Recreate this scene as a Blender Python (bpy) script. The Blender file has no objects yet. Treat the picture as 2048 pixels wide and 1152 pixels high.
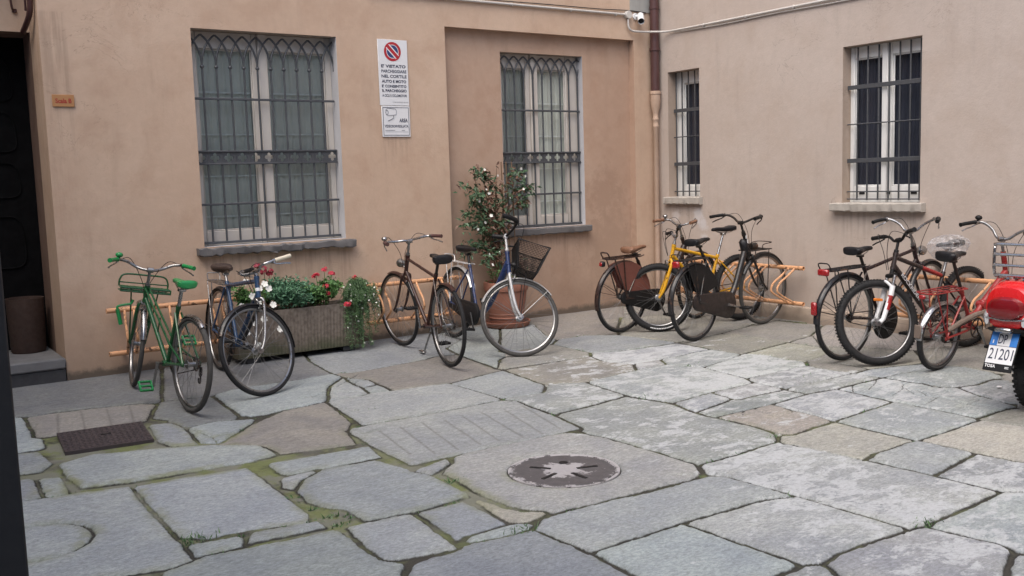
import bpy, math, random
import numpy as np
from mathutils import Matrix, Vector
random.seed(7)
PI = math.pi
R = math.radians
S = bpy.context.scene
COL = S.collection
# ------------------------------------------------------------------ camera, sky, sun, exposure
CAM_H = 1.5
def cam_basis(p, r, y):
    f = np.array([math.sin(y)*math.cos(p), math.cos(y)*math.cos(p), -math.sin(p)])
    rt = np.array([math.cos(y), -math.sin(y), 0.0]); dn = np.cross(f, rt)
    return math.cos(r)*rt+math.sin(r)*dn, -math.sin(r)*rt+math.cos(r)*dn, f
cr_, cd_, cf_ = cam_basis(0.11142961, 0.030918, 0.60143597)
cam = bpy.data.cameras.new('camera'); camo = bpy.data.objects.new('camera', cam); COL.objects.link(camo)
cam.sensor_width = 36.0; cam.lens = 36.0*1940.5/2048; cam.clip_start = 0.05; cam.clip_end = 300
m = Matrix(((cr_[0], -cd_[0], -cf_[0], 0), (cr_[1], -cd_[1], -cf_[1], 0), (cr_[2], -cd_[2], -cf_[2], CAM_H), (0, 0, 0, 1)))
camo.matrix_world = m
S.camera = camo
W = bpy.data.worlds.new('World'); S.world = W; W.use_nodes = True
wn = W.node_tree; bg = wn.nodes['Background']; sky = wn.nodes.new('ShaderNodeTexSky')
sky.sky_type = 'NISHITA'; sky.sun_disc = False
SUN_EL, SUN_AZ = 58, 213      # azimuth: direction the light comes FROM, degrees from +X counter-clockwise
sky.sun_elevation = R(SUN_EL); sky.sun_rotation = R(90-SUN_AZ); sky.dust_density = 4.0; sky.air_density = 1.0; sky.ozone_density = 1.0
wn.links.new(sky.outputs[0], bg.inputs[0]); bg.inputs[1].default_value = 0.12
sl = bpy.data.lights.new('sun', 'SUN'); slo = bpy.data.objects.new('sun', sl); COL.objects.link(slo)
sl.energy = 0.9; sl.angle = R(60); sl.color = (1.0, 0.97, 0.93)
sd = Vector((math.cos(R(SUN_EL))*math.cos(R(SUN_AZ)), math.cos(R(SUN_EL))*math.sin(R(SUN_AZ)), math.sin(R(SUN_EL))))
slo.rotation_euler = sd.to_track_quat('Z', 'Y').to_euler()
S.view_settings.view_transform = 'Standard'; S.view_settings.look = 'None'
S.view_settings.exposure = 1.09; S.view_settings.gamma = 1.0

# ------------------------------------------------------------------ materials
class NT:
    def __init__(s, name):
        s.m = bpy.data.materials.new(name); s.m.use_nodes = True
        s.t = s.m.node_tree; s.b = s.t.nodes['Principled BSDF']; s.out = s.t.nodes['Material Output']
    def n(s, typ, ins=None, **kw):
        nd = s.t.nodes.new('ShaderNode'+typ)
        for k, v in kw.items(): setattr(nd, k, v)
        for k, v in (ins or {}).items(): s.set(nd.inputs[k], v)
        return nd
    def set(s, sock, v):
        if hasattr(v, 'default_value') or isinstance(v, bpy.types.NodeSocket): s.t.links.new(v, sock)
        else:
            if isinstance(v, tuple) and len(v) == 3 and sock.type == 'RGBA': v = v+(1,)
            sock.default_value = v
    def noise(s, vec, scale, detail=4, rough=.55, dist=0.0):
        return s.n('TexNoise', {'Vector': vec, 'Scale': scale, 'Detail': detail, 'Roughness': rough, 'Distortion': dist}).outputs['Fac']
    def ramp(s, fac, a, b, lo=0.0, hi=1.0):
        return s.n('MapRange', {'Value': fac, 'From Min': a, 'From Max': b, 'To Min': lo, 'To Max': hi}, interpolation_type='SMOOTHSTEP').outputs[0]
    def mix(s, f, a, b, mode='MIX'):
        nd = s.n('Mix', data_type='RGBA', blend_type=mode)
        s.set(nd.inputs[0], f); s.set(nd.inputs[6], a); s.set(nd.inputs[7], b)
        return nd.outputs[2]
    def math(s, op, a, b=0.0, clamp=False):
        nd = s.n('Math', operation=op, use_clamp=clamp); s.set(nd.inputs[0], a); s.set(nd.inputs[1], b); return nd.outputs[0]
    def attr(s, name, out='Fac'): return s.n('Attribute', attribute_name=name).outputs[out]
    def P(s, **kw):
        for k, v in kw.items(): s.set(s.b.inputs[k.replace('_', ' ')], v)
    def bump(s, h, strength=.3, dist=.01):
        b = s.n('Bump', {'Height': h, 'Strength': strength, 'Distance': dist}); s.t.links.new(b.outputs[0], s.b.inputs['Normal'])
    def pos(s): return s.n('NewGeometry').outputs['Position']
    def obj(s): return s.n('TexCoord').outputs['Object']
    def mapv(s, v, sc=(1, 1, 1), loc=(0, 0, 0)): return s.n('Mapping', {'Vector': v, 'Scale': sc, 'Location': loc}).outputs[0]

def mat(name, col, rough=.5, metal=0.0, var=.15, vs=30, bump=0.0, bs=300, coat=0.0, rust=0.0, spec=.5):
    t = NT(name); v = t.obj()
    n1 = t.noise(v, vs, 5)
    c = t.mix(n1, tuple(x*(1-var) for x in col), tuple(min(1, x*(1+var)) for x in col))
    r = t.ramp(t.noise(v, vs*2.3, 4), .3, .7, max(.03, rough-.1), min(1, rough+.12))
    mt = metal
    if rust:
        k = t.ramp(t.noise(v, 18, 8, .7), .62-rust*.2, .72-rust*.2)
        c = t.mix(k, c, (.09, .045, .025)); r = t.math('MAXIMUM', r, t.math('MULTIPLY', k, .85))
        if metal: mt = t.math('MULTIPLY', t.math('SUBTRACT', 1.0, k), metal)
    t.P(Base_Color=c, Roughness=r, Metallic=mt, Coat_Weight=coat); t.b.inputs['Specular IOR Level'].default_value = spec
    if bump: t.bump(t.noise(v, bs, 3), bump, .004)
    return t.m

def plaster(name, c1, c2, c3, damp=1.0, patches=(), drips=()):
    t = NT(name); p = t.pos()
    big = t.noise(p, .9, 5, .6, .4); mid = t.noise(p, 3.1, 6, .62, .3); fine = t.noise(p, 22, 5, .6)
    c = t.mix(t.ramp(big, .32, .68), c1, c2)
    c = t.mix(t.math('MULTIPLY', t.ramp(mid, .42, .72), .70), c, c3)
    c = t.mix(.35, c, t.mix(fine, (.75, .75, .75), (1.16, 1.16, 1.16)), 'MULTIPLY')
    streak = t.noise(t.mapv(p, (5, 5, .7)), 1.3, 5, .6)
    c = t.mix(t.math('MULTIPLY', t.ramp(streak, .52, .78), .35), c, tuple(x*.72 for x in c1))
    z = t.n('SeparateXYZ', {'Vector': p}).outputs['Z']
    zn = t.math('ADD', z, t.math('MULTIPLY', t.noise(p, 2.2, 6, .65), -.7))
    d = t.ramp(zn, -.3, .35, .42*damp, 0.0)
    c = t.mix(d, c, tuple(x*.5 for x in c1))
    cr1 = t.noise(t.mapv(p, (1, 1, 1.3)), 1.7, 7, .62, .8); ca = t.math('ABSOLUTE', t.math('SUBTRACT', cr1, .5)); ck = t.math('MULTIPLY', t.ramp(ca, .0035, .0012, 0, 1), t.ramp(t.noise(p, .8, 3, .5), .52, .60))
    c = t.mix(t.math('MULTIPLY', ck, .45), c, tuple(x*.45 for x in c1))
    c = t.mix(t.math('MULTIPLY', t.ramp(t.math('ADD', z, t.math('MULTIPLY', t.noise(p, 11, 6, .7), -.12)), -.03, .03, .75, 0.0), damp), c, (.10, .085, .07))
    sp_ = t.n('SeparateXYZ', {'Vector': p})
    for (axis, u0, u1, zt, L) in drips:
        u = sp_.outputs[axis]; e = t.math('MULTIPLY', t.ramp(u, u0-.03, u0+.05), t.ramp(u, u1+.03, u1-.05)); f = t.math('MULTIPLY', t.ramp(z, zt-L, zt-.02), t.ramp(z, zt+.02, zt))
        sn = t.ramp(t.noise(t.mapv(p, (9, 9, .5)), 2.0, 5, .65), .42, .66)
        c = t.mix(t.math('MULTIPLY', t.math('MULTIPLY', e, f), t.math('MULTIPLY', sn, .42)), c, tuple(x*.48 for x in c1))
    # small scuffs and chips
    k = t.ramp(t.noise(p, 9, 6, .7, 1.2), .70, .74)
    c = t.mix(t.math('MULTIPLY', k, .5), c, tuple(x*1.25 for x in c2))
    for (X, Y, Z, rad, pc) in patches:
        dv = t.n('VectorMath', {0: p, 1: (X, Y, Z)}, operation='DISTANCE').outputs['Value']
        dn = t.math('ADD', dv, t.math('MULTIPLY', t.math('SUBTRACT', t.noise(p, 9, 6, .65), .5), rad*2.6))
        c = t.mix(t.ramp(dn, rad*.35, rad*1.15, .75, 0.0), c, pc)
    h = t.math('ADD', t.math('MULTIPLY', t.noise(p, 5, 6, .6), 1.0), t.math('MULTIPLY', t.noise(p, 60, 4, .6), .35))
    t.P(Base_Color=c, Roughness=.9); t.b.inputs['Specular IOR Level'].default_value = .15
    t.bump(h, .22, .02)
    return t.m

M = {}
M['wall_a'] = plaster('peach plaster', (.545, .396, .292), (.585, .440, .332), (.49, .342, .246), 1.15,
   (), [('X', 2.49, 3.95, .925, .55), ('X', 4.30, 4.61, 1.94, .35), ('X', 1.39, 1.60, 2.9, 2.2)])
M['wall_rec'] = plaster('shaded recess plaster', (.445, .308, .228), (.475, .342, .258), (.40, .265, .190), 1.1,  # darker copy of the peach plaster: the recess shade is put into the colour
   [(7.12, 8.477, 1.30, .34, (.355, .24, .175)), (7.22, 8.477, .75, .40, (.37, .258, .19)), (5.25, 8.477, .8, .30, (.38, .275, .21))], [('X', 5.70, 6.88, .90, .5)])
M['wall_b'] = plaster('pale pink plaster', (.47, .400, .350), (.495, .426, .376), (.445, .368, .312), .7,
   [(7.84, 7.72, 1.05, .085, (.60, .58, .58)), (7.84, 7.64, .93, .085, (.58, .56, .56)), (7.84, 7.63, .80, .06, (.6, .57, .56)), (7.84, 8.06, 1.03, .065, (.60, .56, .54))], [('Y', 4.97, 5.92, 1.105, .4), ('Y', 7.65, 8.22, 1.165, .35)])
M['jamb'] = plaster('brown jamb paint', (.19, .125, .10), (.23, .155, .12), (.15, .095, .075))
M['plinth'] = plaster('plinth plaster', (.50, .405, .325), (.55, .455, .375), (.43, .34, .27), .5)
M['grayplaster'] = plaster('grey cement', (.30, .30, .29), (.36, .36, .34), (.26, .26, .25), .0)
M['slate'] = mat('grey stone sill', (.13, .125, .125), .8, 0, .35, 9, .5, 60)
M['sillpale'] = mat('pale cement sill', (.40, .37, .33), .85, 0, .25, 12, .4, 80)
M['iron'] = mat('dark painted iron', (.035, .036, .038), .55, .2, .3, 20, .15, 150)
M['irongrey'] = mat('grey painted iron', (.075, .08, .088), .5, .2, .25, 20, .15, 150)
M['frame'] = mat('white window paint', (.72, .72, .70), .5, 0, .06, 8, .05, 120)
M['framecream'] = mat('cream window paint', (.56, .52, .47), .55, 0, .10, 8, .08, 120)
M['reveal'] = mat('whitewashed reveal', (.52, .52, .54), .85, 0, .15, 6, .3, 60)
M['revealwarm'] = plaster('reveal plaster', (.40, .32, .26), (.44, .355, .295), (.36, .28, .22), .2)
M['black'] = mat('black plastic', (.010, .010, .011), .5, 0, .3, 30, 0, 0, 0, 0, .3)
M['rubber'] = mat('tyre rubber', (.018, .018, .019), .75, 0, .5, 25, .2, 200, 0, 0, .3)
M['rubbergrey'] = mat('grey tyre rubber', (.062, .060, .057), .8, 0, .35, 25, .2, 200, 0, 0, .3)
M['chrome'] = mat('worn chrome', (.42, .42, .42), .22, 1.0, .12, 20, 0, 0, 0, .25)
M['steel'] = mat('brushed steel', (.32, .32, .32), .36, 1.0, .15, 30, 0, 0, 0, .3)
M['rim'] = mat('aluminium rim', (.30, .30, .30), .36, 1.0, .15, 12, 0, 0, 0, .15)
M['alu'] = mat('silver painted metal', (.50, .50, .50), .38, .35, .1, 14, 0, 0, .1, .15)
M['spoke'] = mat('steel spoke', (.22, .22, .22), .4, .9, .1, 20)
M['darkmetal'] = mat('oily dark metal', (.05, .045, .042), .5, .7, .3, 40, 0, 0, 0, .4)
M['leatherdark'] = mat('old dark leather', (.045, .028, .022), .6, 0, .25, 22, .2, 120)
M['leather'] = mat('brown leather', (.19, .095, .055), .5, 0, .25, 22, .2, 120)
M['blackleather'] = mat('black vinyl', (.010, .010, .012), .42, 0, .3, 25, .15, 150, 0, 0, .35)
M['rackpaint'] = mat('apricot painted tube', (.62, .33, .17), .5, .0, .18, 14, .1, 100, .05, .38)
M['terracotta'] = mat('terracotta', (.27, .118, .080), .85, 0, .28, 7, .35, 90)
M['red'] = mat('red plastic lens', (.30, .012, .015), .25, 0, .15, 20, 0, 0, .4)
M['orange'] = mat('orange reflector', (.60, .17, .02), .3, 0, .1, 40)
M['white'] = mat('white enamel', (.72, .73, .74), .4, 0, .05, 14)
M['cream'] = mat('cream grip', (.66, .60, .47), .55, 0, .08, 30)
M['brownpaint'] = mat('brown pipe paint', (.075, .032, .030), .45, .0, .2, 12, .1, 60, .2)
M['wood'] = mat('stem wood', (.16, .10, .06), .85, 0, .3, 30, .4, 120)
M['soil'] = mat('soil', (.035, .026, .018), .95, 0, .4, 30, .8, 60)
M['gatepaint'] = mat('black gate paint', (.010, .011, .014), .55, 0, .4, 6, .25, 50)
M['doorshade'] = mat('door paint with shade', (.004, .004, .0045), .85, 0, .25, 5, .2, 40, 0, 0, .12)  # near-black colour stands in for the deep shade of the doorway
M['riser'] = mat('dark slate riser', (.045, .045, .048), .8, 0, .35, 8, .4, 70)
M['step'] = mat('worn step stone', (.15, .15, .152), .8, 0, .35, 6, .4, 70)
M['bin'] = mat('rusty brown bin', (.052, .030, .022), .8, 0, .35, 14, .4, 90)
M['manhole'] = mat('cast iron', (.072, .060, .064), .55, .45, .3, 14, .4, 70)
M['pvc'] = mat('grey conduit', (.52, .50, .47), .5, 0, .12, 9, .0)

def leafmat(name, a, b):
    t = NT(name); v = t.pos()
    c = t.mix(t.ramp(t.noise(v, 28, 3), .35, .65), a, b)
    c = t.mix(t.ramp(t.noise(v, 120, 2), .4, .7), c, tuple(x*1.5 for x in b))
    t.P(Base_Color=c, Roughness=.5); t.b.inputs['Subsurface Weight'].default_value = 0.0
    return t.m
M['leaf'] = leafmat('dark glossy leaf', (.026, .062, .030), (.062, .115, .056))
M['leaflight'] = leafmat('fresh leaf', (.055, .135, .038), (.100, .205, .062))
M['leafblue'] = leafmat('soft grey green leaf', (.055, .140, .075), (.105, .225, .130))
M['leaffine'] = leafmat('fine feathery leaf', (.055, .115, .045), (.105, .185, .080))
M['petalwhite'] = mat('white petal', (.80, .80, .74), .6, 0, .06, 20)
M['petalred'] = mat('red petal', (.50, .030, .055), .6, 0, .25, 40)
M['petalcrimson'] = mat('crimson petal', (.26, .015, .035), .55, 0, .25, 30)

def paint(name, col, rough=.32, dirt=.25): return mat(name, col, rough, .0, .18, 16, 0, 0, .25, dirt, .35)

def glassmat(nm='window glass', tc=(.92, .93, .915, 1), ior=1.36):
    t = NT(nm); nt = t.t
    tr = t.n('BsdfTransparent', {'Color': tc}); gl = t.n('BsdfGlossy', {'Color': (.9, .95, 1, 1), 'Roughness': .04})
    fr = t.n('Fresnel', {'IOR': ior})
    mx = t.n('MixShader'); nt.links.new(fr.outputs[0], mx.inputs[0]); nt.links.new(tr.outputs[0], mx.inputs[1]); nt.links.new(gl.outputs[0], mx.inputs[2])
    nt.links.new(mx.outputs[0], t.out.inputs[0]); return t.m
M['glass'] = glassmat()
M['glassdark'] = glassmat('dark window glass', (.45, .48, .56, 1), 1.22)
def plasticbag():
    t = NT('clear plastic film'); nt = t.t
    tr = t.n('BsdfTransparent', {'Color': (.93, .93, .94, 1)}); gl = t.n('BsdfGlossy', {'Color': (1, 1, 1, 1), 'Roughness': .22}); df = t.n('BsdfDiffuse', {'Color': (.75, .75, .76, 1)})
    k = t.ramp(t.noise(t.obj(), 22, 6, .7, 1.0), .40, .75, .14, .62)
    a = t.n('MixShader', {0: .30}); nt.links.new(df.outputs[0], a.inputs[1]); nt.links.new(gl.outputs[0], a.inputs[2])
    mx = t.n('MixShader'); nt.links.new(k, mx.inputs[0]); nt.links.new(tr.outputs[0], mx.inputs[1]); nt.links.new(a.outputs[0], mx.inputs[2])
    nt.links.new(mx.outputs[0], t.out.inputs[0]); return t.m
M['bag'] = plasticbag()
def curtain(name, c):
    t = NT(name); v = t.pos()
    k = t.noise(t.mapv(v, (14, 14, .6)), 1.6, 4, .6)
    t.P(Base_Color=t.mix(k, tuple(x*.72 for x in c), tuple(x*1.2 for x in c)), Roughness=.9)
    return t.m
M['curtain'] = curtain('sheer curtain', (.62, .65, .60))
M['curtaindark'] = curtain('dark blind', (.165, .162, .165))

# ------------------------------------------------------------------ mesh helpers
class MB:
    def __init__(s): s.v = []; s.f = []; s.mi = []; s.cur = 0
    def add(s, v, f):
        o = len(s.v); s.v += [tuple(map(float, p)) for p in v]; s.f += [tuple(i+o for i in q) for q in f]; s.mi += [s.cur]*len(f); return s
    def tf(s, fn, start=0):
        s.v[start:] = [tuple(fn(p)) for p in s.v[start:]]; return s
    def tube(s, pts, r, n=8, closed=False, cap=True):
        P = [np.array(p, float) for p in pts]; k = len(P)
        rr = r if hasattr(r, '__len__') else [r]*k
        T = []
        for i in range(k):
            a = P[(i-1) % k] if closed or i > 0 else P[i]; b = P[(i+1) % k] if closed or i < k-1 else P[i]
            d = b-a; T.append(d/(np.linalg.norm(d)+1e-12))
        ref = np.array([0, 0, 1.0]) if abs(T[0][2]) < .9 else np.array([1.0, 0, 0])
        N = np.cross(T[0], ref); N /= np.linalg.norm(N); V = []; F = []
        for i in range(k):
            N = N-T[i]*np.dot(N, T[i]); N /= (np.linalg.norm(N)+1e-12); B = np.cross(T[i], N)
            for j in range(n):
                a = 2*PI*j/n; V.append(P[i]+rr[i]*(math.cos(a)*N+math.sin(a)*B))
        for i in range(k if closed else k-1):
            i2 = (i+1) % k
            for j in range(n): F.append((i*n+j, i*n+(j+1) % n, i2*n+(j+1) % n, i2*n+j))
        if cap and not closed: F.append(tuple(range(n))[::-1]); F.append(tuple((k-1)*n+j for j in range(n)))
        return s.add(V, F)
    def box(s, c, d, b=0.0, rot=None):
        x, y, z = [q/2 for q in d]; b = min(b, x*.9, y*.9, z*.9)
        if b <= 0:
            V = [(sx*x, sy*y, sz*z) for sx in (-1, 1) for sy in (-1, 1) for sz in (-1, 1)]
            F = [(0, 1, 3, 2), (4, 6, 7, 5), (0, 4, 5, 1), (2, 3, 7, 6), (0, 2, 6, 4), (1, 5, 7, 3)]
        else:
            V = []; idx = {}
            for sx in (-1, 1):
                for sy in (-1, 1):
                    for sz in (-1, 1):
                        for ax in range(3):
                            q = [sx*(x-b), sy*(y-b), sz*(z-b)]; q[ax] += (sx, sy, sz)[ax]*b; idx[(sx, sy, sz, ax)] = len(V); V.append(q)
            F = []
            for ax in range(3):
                o = [i for i in range(3) if i != ax]
                for sg in (-1, 1):
                    q = []
                    for a_, b_ in ((-1, -1), (1, -1), (1, 1), (-1, 1)):
                        k = [0, 0, 0]; k[ax] = sg; k[o[0]] = a_; k[o[1]] = b_; q.append(idx[(*k, ax)])
                    F.append(tuple(q) if (sg > 0) == (ax != 1) else tuple(q[::-1]))
                for a_ in (-1, 1):
                    for b_ in (-1, 1):
                        k1 = [0, 0, 0]; k2 = [0, 0, 0]; k1[o[0]] = k2[o[0]] = a_; k1[o[1]] = k2[o[1]] = b_; k1[ax] = -1; k2[ax] = 1
                        F.append((idx[(*k1, o[0])], idx[(*k2, o[0])], idx[(*k2, o[1])], idx[(*k1, o[1])]))
            for sx in (-1, 1):
                for sy in (-1, 1):
                    for sz in (-1, 1): F.append(tuple(idx[(sx, sy, sz, a)] for a in range(3)))
        if rot is not None: V = [tuple(rot @ Vector(q)) for q in V]
        return s.add([(p[0]+c[0], p[1]+c[1], p[2]+c[2]) for p in V], F)
    def lathe(s, prof, n=32, c=(0, 0, 0), axis='z', arc=None, close=False):
        V = []; F = []; k = len(prof); full = arc is None; a0, a1 = (0, 2*PI) if full else arc; m_ = n if full else n+1
        for i in range(m_):
            a = a0+(a1-a0)*i/n; ca, sa = math.cos(a), math.sin(a)
            for r, h in prof:
                q = (r*ca, r*sa, h) if axis == 'z' else ((r*ca, h, r*sa) if axis == 'y' else (h, r*ca, r*sa))
                V.append((q[0]+c[0], q[1]+c[1], q[2]+c[2]))
        for i in range(n):
            i2 = (i+1) % m_
            for j in range(k if close else k-1): F.append((i*k+j, i2*k+j, i2*k+(j+1) % k, i*k+(j+1) % k))
        return s.add(V, F)
    def ring(s, rings, capa=True, capb=True):      # loft of rings with equal counts
        n = len(rings[0]); V = [p for r in rings for p in r]; F = []
        for i in range(len(rings)-1):
            for j in range(n): F.append((i*n+j, i*n+(j+1) % n, (i+1)*n+(j+1) % n, (i+1)*n+j))
        if capa: F.append(tuple(range(n))[::-1])
        if capb: F.append(tuple((len(rings)-1)*n+j for j in range(n)))
        return s.add(V, F)
    def prism(s, poly, z0, z1, fn=lambda x, y, z: (x, y, z)):
        n = len(poly); V = [fn(x, y, z0) for x, y in poly]+[fn(x, y, z1) for x, y in poly]
        F = [tuple(range(n))[::-1], tuple(range(n, 2*n))]+[(i, (i+1) % n, (i+1) % n+n, i+n) for i in range(n)]
        return s.add(V, F)
    def sphere(s, c, r, n=16, sq=(1, 1, 1)):
        k = max(4, n//2); prof = [(max(1e-4, r*math.sin(PI*i/k)), -r*math.cos(PI*i/k)) for i in range(k+1)]; o = len(s.v); s.lathe(prof, n)
        return s.tf(lambda p: (p[0]*sq[0]+c[0], p[1]*sq[1]+c[1], p[2]*sq[2]+c[2]), o)

def obj(name, mb, mt, parent=None, label=None, cat=None, group=None, kind=None, sharp=38):
    me = bpy.data.meshes.new(name); me.from_pydata(mb.v, [], mb.f); 
    ms = mt if isinstance(mt, (list, tuple)) else [mt]
    for q in ms: me.materials.append(q if not isinstance(q, str) else M[q])
    if len(ms) > 1: me.polygons.foreach_set('material_index', mb.mi)
    me.update()
    import bmesh
    bm = bmesh.new(); bm.from_mesh(me); bmesh.ops.recalc_face_normals(bm, faces=bm.faces); bm.to_mesh(me); bm.free()
    me.shade_smooth(); me.set_sharp_from_angle(angle=R(sharp))
    o = bpy.data.objects.new(name, me); COL.objects.link(o)
    if parent is not None: o.parent = parent
    return tag(o, label, cat, group, kind)
def tag(o, label=None, cat=None, group=None, kind=None):
    if label: o['label'] = label
    if cat: o['category'] = cat
    if group: o['group'] = group
    if kind: o['kind'] = kind
    return o
def empty(name, loc, label, cat, group=None, mw=None):
    o = bpy.data.objects.new(name, None); o.empty_display_size = .1; COL.objects.link(o)
    o.matrix_world = mw if mw is not None else Matrix.Translation(loc)
    return tag(o, label, cat, group)
def spline(pts, n=6, closed=False):
    P = [np.array(p, float) for p in pts]; k = len(P); out = []
    for i in range(k if closed else k-1):
        g = lambda j: P[j % k] if closed else P[min(max(j, 0), k-1)]
        p0, p1, p2, p3 = g(i-1), g(i), g(i+1), g(i+2)
        for t in range(n):
            t /= n; out.append(.5*((2*p1)+(-p0+p2)*t+(2*p0-5*p1+4*p2-p3)*t*t+(-p0+3*p1-3*p2+p3)*t**3))
    if not closed: out.append(P[-1])
    return out
def text_obj(name, body, width, height, origin, right, up, mt, parent, depth=.0008, bold=0.0, align='LEFT'):
    cu = bpy.data.curves.new('txt', 'FONT'); cu.body = body; cu.size = 1.0; cu.offset = bold; cu.resolution_u = 3
    to = bpy.data.objects.new('txt', cu); COL.objects.link(to)
    dg = bpy.context.evaluated_depsgraph_get(); dg.update()
    me = bpy.data.meshes.new_from_object(to.evaluated_get(dg)); bpy.data.objects.remove(to); bpy.data.curves.remove(cu)
    co = np.empty(len(me.vertices)*3); me.vertices.foreach_get('co', co); co = co.reshape(-1, 3)
    mn = co.min(0); mx = co.max(0); w = mx[0]-mn[0]; hgt = mx[1]-mn[1]
    sx = width/w if width else height/hgt; sy = height/hgt if height else sx
    r = np.array(right, float); u = np.array(up, float); nrm = np.cross(r, u); o = np.array(origin, float)
    P = o+np.outer((co[:, 0]-mn[0])*sx, r)+np.outer((co[:, 1]-mn[1])*sy, u)+nrm*depth
    me.vertices.foreach_set('co', P.ravel()); me.materials.clear(); me.materials.append(M[mt] if isinstance(mt, str) else mt); me.update()
    ob = bpy.data.objects.new(name, me); COL.objects.link(ob); ob.parent = parent
    return ob

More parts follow.
